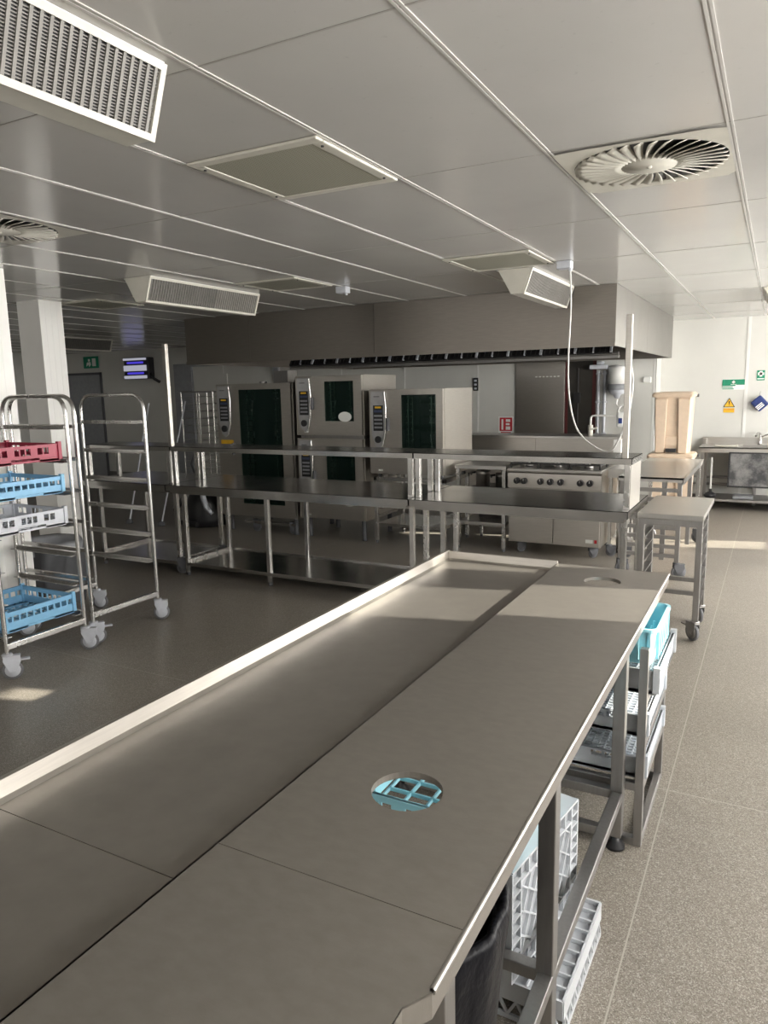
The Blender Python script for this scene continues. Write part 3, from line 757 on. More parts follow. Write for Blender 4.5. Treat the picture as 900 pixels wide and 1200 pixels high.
# ------------------------------------------------------------------ pass counters
def pass_unit(label, x0, x1, shelf=True, legs=None, endpanel=False, gantry=None, castors=False):
    r = thing('pass_counter', label, 'counter', ((x0 + x1) / 2, 5.25, 0), 'serving counters in one row')
    ya, yb = 4.84, 5.68
    m = MB(); m.box((x0, ya, .876), (x1, yb, .88)); m.box((x0, ya, .83), (x1, ya + .004, .88)); m.box((x0, yb - .004, .83), (x1, yb, .88)); m.box((x0, ya, .83), (x0 + .004, yb, .88)); m.box((x1 - .004, ya, .83), (x1, yb, .88))
    m.box((x0 + .03, ya + .03, .8), (x1 - .03, yb - .03, .87)); m.build('worktop', PASSTOP, r)
    s0, s1 = 4.93, 5.34
    m = MB(); m.box((x0, s0, 1.218), (x1, s1, 1.222)); m.box((x0, s0, 1.18), (x1, s0 + .004, 1.222)); m.box((x0, s1 - .004, 1.18), (x1, s1, 1.222)); m.box((x0, s0, 1.18), (x0 + .004, s1, 1.222)); m.box((x1 - .004, s0, 1.18), (x1, s1, 1.222)); m.build('overshelf', PASSTOP, r)
    for x in (x0 + .03, x1 - .03):
        for y in (s0 + .025, s1 - .025): B((x - .019, y - .019, .88), (x + .019, y + .019, 1.218)).build('shelf_post', TUBE, r, bev=.003)
    if endpanel: B((x1 - .012, s0 + .01, .88), (x1 - .006, s1 - .01, 1.218)).build('end_panel', OVEN, r)
    for x in legs:
        for y in (5.02, 5.62):
            zb = .13 if (castors and x == legs[-1]) else 0
            lg = B((x - .019, y - .019, zb + .03), (x + .019, y + .019, .82)).build('leg', TUBE, r, bev=.003)
            if zb: castor(x, y, .165, None, r, DGREY, .4, .06)
            else: MB().lathe([(.001, .032), (.015, .032), (.02, .015), (.02, 0), (.001, 0)], (x, y, 0), 12).build('foot', DGREY, lg)
    if shelf:
        m = MB(); m.box((x0 + .04, 5.02, .118), (x1 - .04, 5.66, .122)); m.box((x0 + .04, 5.0, .09), (x1 - .04, 5.004, .122)); m.box((x0 + .04, 5.66, .09), (x1 - .04, 5.664, .135)); m.box((x0 + .04, 5.004, .118), (x1 - .04, 5.02, .122)); m.build('lower_shelf', PASSTOP, r)
        for x in (legs[0], legs[-1]): B((x - .016, 5.04, .122), (x + .016, 5.6, .15)).build('shelf_rail', TUBE, r, bev=.003)
    if gantry: B((gantry - .019, 4.935 - .019, 1.222), (gantry + .019, 4.935 + .019, 2.14)).build('gantry_post', OVEN, r, bev=.003)
    return r
pass_unit('serving counter at far left behind the trolleys, on castors', -6.02, -4.885, True, (-5.96, -4.93), castors=True)
pass_unit('long middle serving counter with overshelf, lower shelf and tall left post', -4.88, -2.405, True, (-4.83, -3.87, -2.46), gantry=-4.86)
pass_unit('right-hand serving counter in front of the range with tall right post', -2.4, -.81, False, (-2.34, -.86), endpanel=True, gantry=-.855)

# ------------------------------------------------------------------ combi ovens
def combi(label, x0, x1, yf, z0, z1, depth, cw, wx, wz, legs=None, sticker=None, warn=False, brand=True):
    r = thing('combi_oven', label, 'oven', ((x0 + x1) / 2, yf + depth / 2, z0), 'steel combi ovens')
    yb = yf + depth; t = .03; xc = x0 + cw
    m = MB()
    m.box((x0, yf + .01, z0), (x0 + t, yb, z1)); m.box((x1 - t, yf + .01, z0), (x1, yb, z1)); m.box((x0 + t, yb - t, z0), (x1 - t, yb, z1)); m.box((x0 + t, yf + .01, z1 - t), (x1 - t, yb - t, z1)); m.box((x0 + t, yf + .01, z0), (x1 - t, yb - t, z0 + t)); m.box((xc, yf + .01, z0 + t), (xc + t, yb - t, z1 - t))
    m.build('casing', OVEN, r)
    B((xc + t, yf + .3, z0 + t), (x1 - t, yf + .31, z1 - t)).build('cavity_back', DGREY, r)
    # control column
    p = B((x0, yf - .015, z0), (xc - .006, yf + .01, z1)).build('control_panel', OVEN, r, bev=.004)
    H = min(.62, (z1 - z0) * .92); zt = z1 - .02; c = (x0 + xc) / 2; w = (cw - .04) / 2
    pr = [(c - w * .95, zt), (c + w * .8, zt), (c + w, zt - H * .25), (c + w * .85, zt - H * .75), (c + w * .5, zt - H * .93), (c, zt - H), (c - w * .5, zt - H * .93), (c - w * .85, zt - H * .75), (c - w, zt - H * .25)]
    MB().prism(pr, 1, yf - .03, yf - .014).build('control_surround', SILVER, p, bev=.006)
    rb = MB().tube([(c + w * .8, yf - .034, zt - .01), (c + w * .98, yf - .036, zt - H * .3), (c + w * .86, yf - .036, zt - H * .72), (c + w * .5, yf - .034, zt - H * .94)], .008, 8); rb.build('chrome_bow', TUBE, p)
    q = w * .62
    B((c - q, yf - .034, zt - H * .68), (c + q, yf - .03, zt - H * .24)).build('display', BLACK, p)
    B((c - q * .6, yf - .036, zt - H * .29), (c + q * .6, yf - .033, zt - H * .26)).build('display_badge', YELLOW, p)
    B((c - q * .8, yf - .036, zt - H * .36), (c + q * .8, yf - .033, zt - H * .32)).build('blue_window', BLUEB, p)
    for k in range(4):
        zz = zt - H * (.42 + .067 * k); B((c - q * .82, yf - .0365, zz - H * .016), (c + q * .82, yf - .033, zz + H * .016)).build('button', MGREY, p, bev=.003)
    dl = MB(); dl.cyl((c, yf - .05, zt - H * .83), (c, yf - .03, zt - H * .83), q * .62, 20); dl.build('dial', BLACK, p)
    B((c - q * .9, yf - .032, zt - .06), (c + q * .3, yf - .029, zt - .052)).build('faint_maker_line', DGREY, p)
    if warn:
        s = B((c - w * .8, yf - .018, z0 + .82), (c + w * 1.1, yf - .0145, z0 + .93)).build('warning_sticker', YELLOW, p); B((c - w * .7, yf - .02, z0 + .83), (c + w, yf - .0175, z0 + .855)).build('sticker_text_band', ORANGE, p)
        B((c - w * .7, yf - .02, z0 + .868), (c + w, yf - .0175, z0 + .882)).build('sticker_text_band', ORANGE, p)
    else: B((c - q * .3, yf - .018, z0 + .03), (c + q * .6, yf - .014, z0 + .05)).build('small_label', SIGNW, p)
    # door frame with window
    d0, d1 = xc + .002, x1 - .004; a0, a1 = wx; b0, b1 = wz
    m = MB(); y0, y1 = yf - .035, yf + .008
    m.box((d0, y0, z0 + .01), (a0, y1, z1 - .004)); m.box((a1, y0, z0 + .01), (d1, y1, z1 - .004)); m.box((a0, y0, z0 + .01), (a1, y1, b0)); m.box((a0, y0, b1), (a1, y1, z1 - .004))
    dr = m.build('door', OVEN, r)
    g = MB(); g.prism(rounded_rect(a0 - .004, a1 + .004, b0 - .004, b1 + .004, .02), 1, yf - .03, yf - .022); g.build('glass_pane', OVGLASS, dr)
    hb = MB(); zc_ = (b0 + b1) / 2; hb.box((d0 + .004, yf - .085, zc_ - .09), (d0 + .022, yf - .035, zc_ + .05)); hb.build('handle', DGREY, dr, bev=.005)
    if sticker:
        sx, sz = sticker
        st = MB(); n = 24; vs = [(sx + .085 * math.cos(2 * PI * j / n), yf - .0365, sz + .055 * math.sin(2 * PI * j / n)) for j in range(n)]; vs += [(v[0], yf - .0345, v[2]) for v in vs]
        st.add(vs, [tuple(range(n))[::-1], tuple(range(n, 2 * n))] + [(j, (j + 1) % n, (j + 1) % n + n, j + n) for j in range(n)]); so = st.build('oval_sticker', SIGNW, dr)
        # two short illegible lines
    # hanging rack rails inside the cavity
    for fx in (.12, .25, .8, .92):
        x = a0 + (a1 - a0) * fx; rr = MB(); rr.box((x - .006, yf + .03, b0 - .03), (x + .006, yf + .04, b1 + .02))
        k = 0; zz = b0 + .02
        while zz < b1 - .01: rr.box((x - .016, yf + .012, zz), (x + .016, yf + .07, zz + .012)); zz += .065
        rr.build('rack_rail', TUBE, r)
    if legs:
        for x in (x0 + .07, x1 - .07):
            for y in (yf + .08, yb - .08): MB().lathe([(.001, z0), (.03, z0), (.026, .03), (.03, .0), (.001, 0)] if legs == 'floor' else [(.001, z0), (.022, z0), (.022, z0 - .04), (.001, z0 - .04)], (x, y, 0), 12).build('foot', DGREY, r)
    return r
o1 = combi('tall floor-standing combi oven at left with orange and yellow sticker', -6.04, -4.92, 6.95, .2, 1.8, .95, .25, (-5.68, -5.06), (.36, 1.73), 'floor', None, True)
for x in (-5.6, -5.05): castor(x, 7.02, .155, None, o1, DGREY, .3, .055)
B((-5.75, 7.0, .1), (-4.98, 7.04, .13)).build('trolley_bar', TUBE, o1)
MB().cyl((-5.75, 7.5, 1.8), (-5.75, 7.5, 1.83), .05, 12).build('top_vent', DSTEEL, o1); B((-5.5, 7.4, 1.8), (-5.3, 7.6, 1.95)).build('vent_box', DSTEEL, o1); MB().cyl((-5.15, 7.4, 1.8), (-5.15, 7.4, 1.86), .03, 10).build('top_vent', DSTEEL, o1)
combi('upper combi oven of the stacked pair with white oval sticker', -4.86, -3.98, 6.95, 1.2, 1.865, .78, .235, (-4.46, -4.085), (1.36, 1.8), None, (-4.2, 1.41))
combi('lower combi oven of the stacked pair, close above the floor', -4.86, -3.98, 6.95, .24, 1.165, .78, .235, (-4.46, -4.085), (.42, 1.08), 'floor', (-4.17, .46))
m = MB(); m.box((-4.84, 6.98, 1.1651), (-4.0, 7.7, 1.1999)); tag(m.build('stacking_frame', DSTEEL), 'dark steel plinth between the two stacked ovens', 'frame')
combi('combi oven with bright side on the open stand, right of the stack', -3.9, -3.02, 6.95, .79, 1.7, .78, .235, (-3.5, -3.1), (1.06, 1.64), 'stand', None)
m = MB(); m.box((-3.85, 7.1, 1.7005), (-3.2, 7.6, 1.712)); m.cyl((-3.6, 7.3, 1.71), (-3.6, 7.3, 1.75), .03, 10); m.cyl((-3.3, 7.5, 1.71), (-3.3, 7.5, 1.74), .04, 10)
# stand for the right oven
r = thing('oven_stand', 'open steel stand with a low shelf under the right-hand oven', 'stand', (-3.46, 7.3, 0))
for x in (-3.87, -3.05):
    for y in (7.0, 7.66):
        lg = B((x - .02, y - .02, .03), (x + .02, y + .02, .75)).build('leg', TUBE, r, bev=.003); MB().cyl((x, y, 0), (x, y, .03), .016, 10).build('foot', DGREY, lg)
m = MB(); m.box((-3.89, 6.98, .71), (-3.03, 7.02, .75)); m.box((-3.89, 7.64, .71), (-3.03, 7.68, .75)); m.box((-3.89, 7.02, .71), (-3.85, 7.64, .75)); m.box((-3.07, 7.02, .71), (-3.03, 7.64, .75)); m.build('top_frame', TUBE, r)
B((-3.86, 6.99, .2), (-3.06, 7.67, .23)).build('low_shelf', TUBE, r)
for k in range(5):
    z = .32 + .07 * k; m = MB(); m.box((-3.85, 7.0, z), (-3.8, 7.66, z + .006)); m.box((-3.11, 7.0, z), (-3.06, 7.66, z + .006)); m.build('tray_runner', TUBE, r)

# ------------------------------------------------------------------ table between ovens and range
r = thing('side_table', 'narrow steel side table between the right oven and the range', 'table', (-2.64, 7.45, 0))
m = MB(); m.box((-2.96, 7.08, .86), (-2.4, 7.85, .9)); m.build('worktop', STEELX, r, bev=.003)
B((-2.94, 7.1, .27), (-2.42, 7.82, .3)).build('low_shelf', STEELX, r)
B((-2.94, 7.3, .6), (-2.42, 7.82, .625)).build('mid_shelf', DSTEEL, r)
for x in (-2.93, -2.425):
    for y in (7.11, 7.8):
        lg = B((x - .019, y - .019, .03), (x + .019, y + .019, .86)).build('leg', TUBE, r, bev=.003); MB().cyl((x, y, 0), (x, y, .03), .016, 10).build('foot', DGREY, lg)
def tub_pot(x, y, z, rad, h, label):
    m = MB(); m.lathe([(.001, 0), (rad, 0), (rad, h * .75), (rad * 1.06, h * .78), (rad * 1.06, h), (rad * .98, h), (rad * .97, h * .3), (.001, h * .3)], (x, y, z), 20)
    m.cur = 1; m.tube([(x - rad * 1.1, y - .02, z + h * .85), (x - rad * 1.35, y - .1, z + h * .88), (x - rad * .9, y - .18, z + h * .85)], .012, 8)
    return tag(m.build('stock_pot', [STEEL, BLACK]), label, 'pot', 'pots under the side table')
tub_pot(-2.8, 7.5, .626, .075, .18, 'small steel pot at the left of the side table mid shelf')
tub_pot(-2.57, 7.52, .626, .085, .15, 'wider steel pot at the right of the side table mid shelf')
tub_pot(-2.7, 7.45, .301, .12, .17, 'steel pot on the low shelf of the side table')

# ------------------------------------------------------------------ range
r = thing('range_cooker', 'wide steel gas range with seven black knobs and two doors', 'cooker', (-1.9, 7.5, 0))
rx0, rx1, ry = -2.375, -1.44, 7.1
m = MB(); m.box((rx0, ry + .02, .12), (rx1, ry + .8, .56)); m.box((rx0, ry + .02, .56), (rx1, ry + .8, .857)); m.build('body', OVEN, r)
m = MB(); m.prism([(ry + .02, .682), (ry - .03, .692), (ry - .015, .837), (ry + .02, .847)], 0, rx0, rx1); m.build('knob_panel', OVEN, r)
m = MB(); m.box((rx0 - .005, ry - .03, .857), (rx1 + .005, ry + .82, .887)); m.build('hob_top', STEELX, r, bev=.006)
for a, b in ((rx0 + .008, (rx0 + rx1) / 2 - .004), ((rx0 + rx1) / 2 + .004, rx1 - .008)):
    d = B((a, ry, .13), (b, ry + .02, .672)).build('door', OVEN, r, bev=.004); B((a + .06, ry - .03, .637), (b - .06, ry, .652)).build('handle', TUBE, d)
lb = B((rx1 - .14, ry - .003, .165), (rx1 - .07, ry, .2)).build('maker_label', SIGNW, r)
B((rx1 - .055, ry - .003, .165), (rx1 - .03, ry, .2)).build('red_label', RED, r)
for fx in (.11, .19, .37, .475, .585, .79, .89):
    x = rx0 + (rx1 - rx0) * fx; k = MB(); k.cyl((x, ry - .065, .762), (x, ry - .02, .764), .03, 18); k.box((x - .006, ry - .078, .736), (x + .006, ry - .06, .790)); kn = k.build('knob', BLACK, r)
    B((x - .002, ry - .0795, .767), (x + .002, ry - .077, .789)).build('pointer', SIGNW, kn)
for i in range(3):
    for j in range(2):
        x = rx0 + .16 + i * .305; y = ry + .18 + j * .37; g = MB()
        g.tube([(x - .14, y - .16, .932), (x + .14, y - .16, .932), (x + .14, y + .16, .932), (x - .14, y + .16, .932)], .008, 4, closed=True)
        for a in range(8):
            c, s = math.cos(a * PI / 4), math.sin(a * PI / 4); k = 1 / max(abs(c) / .14, abs(s) / .16)
            g.tube([(x + .045 * c, y + .045 * s, .934), (x + k * c, y + k * s, .932)], .007, 4)
        for sx in (-.14, .14):
            for sy in (-.16, .16): g.box((x + sx - .009, y + sy - .009, .887), (x + sx + .009, y + sy + .009, .928))
        g.build('pan_grate', IRON, r)
        b = MB(); b.lathe([(.001, .920), (.035, .918), (.045, .907), (.045, .889), (.001, .889)], (x, y, 0), 16); b.build('burner', DSTEEL, r)
for x in (rx0 + .1, rx1 - .1):
    for y in (ry + .08, ry + .72): castor(x, y, .12, None, r, DGREY, .692, .048)
# small infill bench to the right of the range, triangular splash and lagged pipe
r = thing('infill_bench', 'narrow steel bench just right of the range, in front of the runner table', 'bench', (-1.28, 7.45, 0))
m = MB(); m.box((-1.424, 7.3, .86), (-1.225, 7.85, .885)); m.box((-1.424, 7.3, .8), (-1.225, 7.304, .86)); m.build('top', STEEL, r)
for x in (-1.4, -1.25):
    for y in (7.33, 7.8): B((x - .015, y - .015, .12), (x + .015, y + .015, .86)).build('leg', TUBE, r)
for x in (-1.4, -1.25): castor(x, 7.33, .125, None, r, DGREY, .2, .05)
tag(MB().lathe([(.001, 0), (.08, 0), (.085, .25), (.08, .5), (.086, .78), (.07, .79), (.001, .79)], (-1.29, 7.55, .001), 18, wob=lambda a, z: 1 + .02 * math.sin(5 * a + 30 * z)).build('steel_cylinder', TUBE), 'shiny steel cylinder under the narrow bench beside the range', 'cylinder')

# ------------------------------------------------------------------ rear island bench with taps
r = thing('rear_bench', 'steel-panelled bench behind the range with flat back facing the room', 'bench', (-2.45, 8.55, 0))
m = MB(); m.box((-3.42, 8.36, 0), (-2.47, 8.4, 1.1)); m.box((-2.466, 8.36, 0), (-1.58, 8.4, 1.1)); m.build('back_panel', OVEN, r)
B((-3.44, 8.34, 1.1), (-1.5, 8.8, 1.13)).build('top', STEELX, r, bev=.004)
B((-1.58, 8.36, 0), (-1.5, 8.8, 1.1)).build('end_panel', WHITE, r)
B((-3.6, 8.4, .78), (-3.44, 8.8, 1.06)).build('dark_end_box', DGREY, r)
r = thing('filler_tap', 'white pipe filling tap with hooked spout on the rear bench', 'tap', (-1.85, 8.5, 1.13))
m = MB(); m.tube(arc_path([(-1.87, 8.5, 1.13), (-1.87, 8.5, 1.355), (-1.57, 8.5, 1.355), (-1.57, 8.5, 1.4), (-1.55, 8.5, 1.47), (-1.5, 8.5, 1.47), (-1.48, 8.5, 1.38)], .04, 4), .012, 8); m.build('pipe', WHITE, r)
m = MB(); m.lathe([(.001, .0), (.03, 0), (.028, .12), (.001, .12)], (-1.87, 8.5, 1.13), 12); m.cyl((-1.87, 8.44, 1.2), (-1.78, 8.44, 1.22), .012, 8); m.build('valve', CREAM, r)
m = MB(); m.box((-1.58, 8.47, 1.23), (-1.49, 8.53, 1.4)); h = m.build('spray_head', SIGNW, r, bev=.02)
B((-1.555, 8.462, 1.27), (-1.515, 8.47, 1.33)).build('blue_trigger', NAVY, h, bev=.003)

# ------------------------------------------------------------------ wall fittings on the back wall, left of the corner
r = thing('roll_dispenser', 'white cylindrical paper roll dispenser with grey band on the back wall', 'dispenser', (-1.99, 10.66, 1.55))
MB().lathe([(.001, .42), (.1, .415), (.125, .39), (.128, .16), (.001, .16)], (-1.99, 10.665, 1.55), 24).build('cover', WHITE, r)
MB().lathe([(.001, .16), (.13, .16), (.13, .08), (.001, .08)], (-1.99, 10.665, 1.55), 24).build('band', MGREY, r)
MB().lathe([(.001, .08), (.125, .08), (.1, .03), (.05, .01), (.03, -.04), (.001, -.04)], (-1.99, 10.665, 1.55), 24).build('outlet', LGREY, r)
t_ = MB(); t_.tube([(-1.99, 10.66, 1.5), (-1.995, 10.65, 1.44), (-1.97, 10.66, 1.4)], .02, 6, taper=[1, .7, .2]); t_.build('paper_end', SIGNW, r)
for k, (x, lb) in enumerate(((-2.27, 'left of the two wall pipes beside the dark doorway'), (-2.18, 'right of the two wall pipes beside the roll dispenser'))):
    m = MB(); m.tube([(x, YB - .05, .9), (x, YB - .05, 1.9)], .022, 10)
    for z in (1.0, 1.45, 1.85): m.box((x - .03, YB - .075, z), (x + .03, YB - .002, z + .02))
    tag(m.build('wall_pipe', LGREY), 'pale vertical pipe, ' + lb, 'pipe', 'vertical pipes on the back wall')
m = MB(); m.box((-2.36, 10.55, 1.92), (-2.12, 10.66, 1.98)); m.box((-2.27, 10.6, 1.98), (-2.2, YB - .002, 2.03)); tag(m.build('pipe_bracket_box', LGREY, bev=.01), 'small pale box on top of the wall pipes', 'box')
def sign(name, label, cat, x0, x1, z0, z1, y, base, group=None):
    r = thing(name, label, cat, ((x0 + x1) / 2, y - .003, z0), group); B((x0, y - .006, z0), (x1, y - .001, z1)).build('plate', base, r); return r
def mark(r, nm, x0, x1, z0, z1, y, mat): return B((x0, y - .008, z0), (x1, y - .0055, z1)).build(nm, mat, r)
s = sign('fire_sign', 'square red fire sign with white pictogram on the back wall', 'sign', -3.78, -3.54, .98, 1.25, YB, SIGNW)
mark(s, 'red_field', -3.76, -3.56, 1.03, 1.235, YB, RED); mark(s, 'text_band', -3.74, -3.58, .985, 1.015, YB, RED)
m = MB(); m.box((-3.73, YB - .011, 1.05), (-3.7, YB - .0075, 1.21)); m.box((-3.66, YB - .011, 1.05), (-3.59, YB - .0075, 1.1)); m.box((-3.66, YB - .011, 1.12), (-3.6, YB - .0075, 1.15)); m.box((-3.66, YB - .011, 1.17), (-3.59, YB - .0075, 1.21)); m.build('pictogram', SIGNW, s)
m = MB(); m.box((-4.19, YB - .03, 1.65), (-4.11, YB - .002, 1.85)); o = MB()
sw = m.build('wall_isolator', BLACK, bev=.006); tag(sw, 'narrow black switch strip on the back wall above the right oven', 'switch')
for k in range(3): ORIGIN[sw.name] = Vector(sw.location); B((-4.17, YB - .035, 1.67 + k * .06), (-4.13, YB - .03, 1.7 + k * .06)).build('rocker', LGREY, sw)
# small white socket near the corner
tag(B((-1.66, YB - .04, 1.72), (-1.56, YB - .002, 1.8)).build('wall_socket', SIGNW, bev=.005), 'small white socket box beside the wall corner, above the beige bins', 'socket')
# fly killer
r = thing('fly_killer', 'fly killer with two glowing blue tubes on the far left wall', 'insect lamp', (-11.25, 10.7, 2.0))
B((-11.62, 10.64, 2.0), (-10.95, YB - .002, 2.42)).build('housing', BLACK, r, bev=.01)
for z0, z1 in ((2.01, 2.07), (2.16, 2.27), (2.37, 2.41)): B((-11.61, 10.615, z0), (-11.0, 10.64, z1)).build('front_band', FLYBAND, r)
for z in (2.115, 2.32): MB().cyl((-11.5, 10.625, z), (-11.08, 10.625, z), .02, 10).build('lamp_tube', UVTUBE, r)
MB().tube([(-10.95, 10.7, 2.1), (-10.88, 10.7, 2.0), (-10.8, 10.78, 1.93)], .03, 6).build('cable', BLACK, r)
s = sign('exit_sign', 'dim green exit sign above the far left door', 'sign', -12.95, -12.5, 2.26, 2.5, YB - .02, GREEN)
m = MB(); m.box((-12.68, 10.765, 2.3), (-12.58, 10.775, 2.46)); m.box((-12.8, 10.765, 2.4), (-12.75, 10.775, 2.45)); m.prism([(-12.84, 2.38), (-12.74, 2.39), (-12.73, 2.33), (-12.78, 2.29), (-12.8, 2.34), (-12.86, 2.3)], 1, 10.765, 10.775); m.build('pictogram', SIGNW, s)
# ------------------------------------------------------------------ far left clutter
r = thing('wire_tray_rack', 'thin wire tray rack in the dark left of the tall oven', 'rack', (-7.45, 8.35, 0))
for x in (-7.72, -7.12):
    for y in (8.1, 8.65): MB().tube([(x, y, .02), (x, y, 1.72)], .011, 6).build('post', TUBE, r)
m = MB()
for k in range(15):
    z = .18 + k * .105
    for y in (8.1, 8.65): m.tube([(-7.72, y, z), (-7.12, y, z)], .004, 5)
    for x in (-7.72, -7.42, -7.38, -7.12): m.tube([(x, 8.1, z), (x, 8.65, z)], .004, 5)
m.build('wire_shelf', DSTEEL, r)
m = MB(); m.tube([(-7.42, 8.1, .02), (-7.42, 8.1, 1.7)], .008, 6); m.tube([(-7.38, 8.1, .02), (-7.38, 8.1, 1.7)], .008, 6); m.build('middle_post', TUBE, r)
MB().tube([(-7.72, 8.1, 1.72), (-7.12, 8.1, 1.72), (-7.12, 8.65, 1.72), (-7.72, 8.65, 1.72)], .012, 6, closed=True).build('top_ring', DSTEEL, r)
for (p0, p1, lb) in (((-7.0, 6.83, .01), (-6.75, 7.15, 1.6), 'pale pole leaning near the tall left post of the counter'), ((-7.55, 6.8, .01), (-7.4, 7.15, 1.58), 'pale pole further left, leaning behind the empty trolley')):
    m = MB(); m.tube([p0, p1], .012, 8); m.cur = 1; m.lathe([(.001, 0), (.05, 0), (.04, .05), (.001, .06)], (p0[0], p0[1], 0), 12)
    tag(m.build('mop_handle', [LGREY, DGREY]), lb, 'mop', 'leaning mop handles')
r = thing('floor_machine', 'black floor-cleaning machine with pale curved strip under the counter', 'cleaning machine', (-6.55, 7.1, 0))
m = MB(); m.lathe([(.001, .0), (.26, 0), (.28, .1), (.27, .3), (.2, .42), (.12, .5), (.001, .52)], (-6.5, 7.15, 0), 24); m.build('body', BLACK, r)
m = MB(); m.tube([(-6.36, 6.93, .52), (-6.3, 6.88, .4), (-6.24, 6.86, .28), (-6.17, 6.88, .2)], .035, 8, taper=[.7, 1, 1, .7]); m.build('pale_strip', LGREY, r)
MB().tube([(-6.75, 7.0, .35), (-6.85, 6.95, .2), (-6.7, 6.85, .06), (-6.4, 6.85, .05)], .035, 8).build('hose', BLACK, r)
MB().tube([(-6.6, 7.15, .5), (-6.62, 7.05, .8), (-6.5, 7.0, .95)], .015, 8).build('handle', DGREY, r)
r = thing('sack_bin', 'dark grey bin with loose grey sack beside the front column', 'bin', (-5.25, 3.85, 0))
m = MB(); tub(m, [(-5.45, -5.05, 3.66, 4.04, .0, .04), (-5.48, -5.0, 3.62, 4.08, .5, .05), (-5.45, -5.03, 3.65, 4.05, .5, .04), (-5.42, -5.08, 3.69, 4.01, .03, .03)]); m.build('body', DGREY, r)
MB().lathe([(.26, .44), (.275, .5), (.25, .535), (.19, .5), (.15, .3), (.001, .25)], (-5.24, 3.85, 0), 40, wob=lambda a, z: 1 + .04 * math.sin(7 * a + 9 * z) + .02 * math.sin(15 * a)).build('sack', MGREY, r)

# ------------------------------------------------------------------ right foreground trolleys
r = thing('small_trolley', 'small steel-topped trolley standing past the far end of the table', 'trolley', (-.58, 5.42, 0))
tx0, tx1, ty0, ty1 = -.775, -.365, 5.0, 5.85
m = MB(); m.box((tx0, ty0, .82), (tx1, ty1, .855)); m.build('top', STEELX, r, bev=.004)
for x in (tx0 + .025, tx1 - .025):
    for y in (ty0 + .04, ty0 + .46): B((x - .019, y - .019, .14), (x + .019, y + .019, .82)).build('leg', DSTEEL, r, bev=.003)
for x in (tx0 + .025, tx1 - .025):
    m = MB()
    for k in range(7): z = .25 + .085 * k; m.box((x - .022, ty0 + .06, z), (x + .018, ty0 + .44, z + .006))
    m.build('tray_runner', DSTEEL, r)
for z in (.2, .3): B((tx0 + .03, ty0 + .445, z), (tx1 - .03, ty0 + .475, z + .03)).build('back_rail', DSTEEL, r)
B((tx0 + .03, ty0 + .02, .775), (tx1 - .03, ty0 + .05, .82)).build('front_rail', DSTEEL, r)
for (x, y, yw) in ((tx0 + .025, ty0 + .04, .4), (tx1 - .025, ty0 + .04, 2.3), (tx0 + .025, ty0 + .46, .6), (tx1 - .025, ty0 + .46, 2.0)): castor(x, y, .142, None, r, DSTEEL, yw, .062, True)
r = thing('runner_table', 'wheeled steel table with tray runners in front of the beige bins', 'trolley', (-.95, 7.5, 0))
ux0, ux1, uy0, uy1 = -1.2, -.66, 6.62, 8.4
m = MB(); m.box((ux0, uy0, .885), (ux1, uy1, .9)); m.box((ux0, uy0, .86), (ux1, uy0 + .004, .9)); m.prism([(ux1 - .004, .9), (ux1 + .012, .9), (ux1, .84), (ux1 - .01, .84)], 1, uy0, uy1); m.build('worktop', STEELX, r)
for x in (ux0 + .03, ux1 - .03):
    for y in (uy0 + .04, 7.5, uy1 - .04): B((x - .019, y - .019, .15), (x + .019, y + .019, .885)).build('leg', TUBE if y > 8 else DSTEEL, r, bev=.003)
B((-.84, uy0 + .06, .16), (-.8, uy0 + .1, .86)).build('middle_upright', DSTEEL, r)
for k in range(8): z = .19 + .083 * k; B((ux0 + .04, uy0 + .02, z), (ux1 - .04, uy0 + .05, z + .032)).build('tray_runner', DSTEEL, r)
for x in (ux0 + .03, ux1 - .03):
    for y in (uy0 + .04, uy1 - .04): castor(x, y, .152, None, r, DGREY, .5 if y < 7 else -.4, .065)

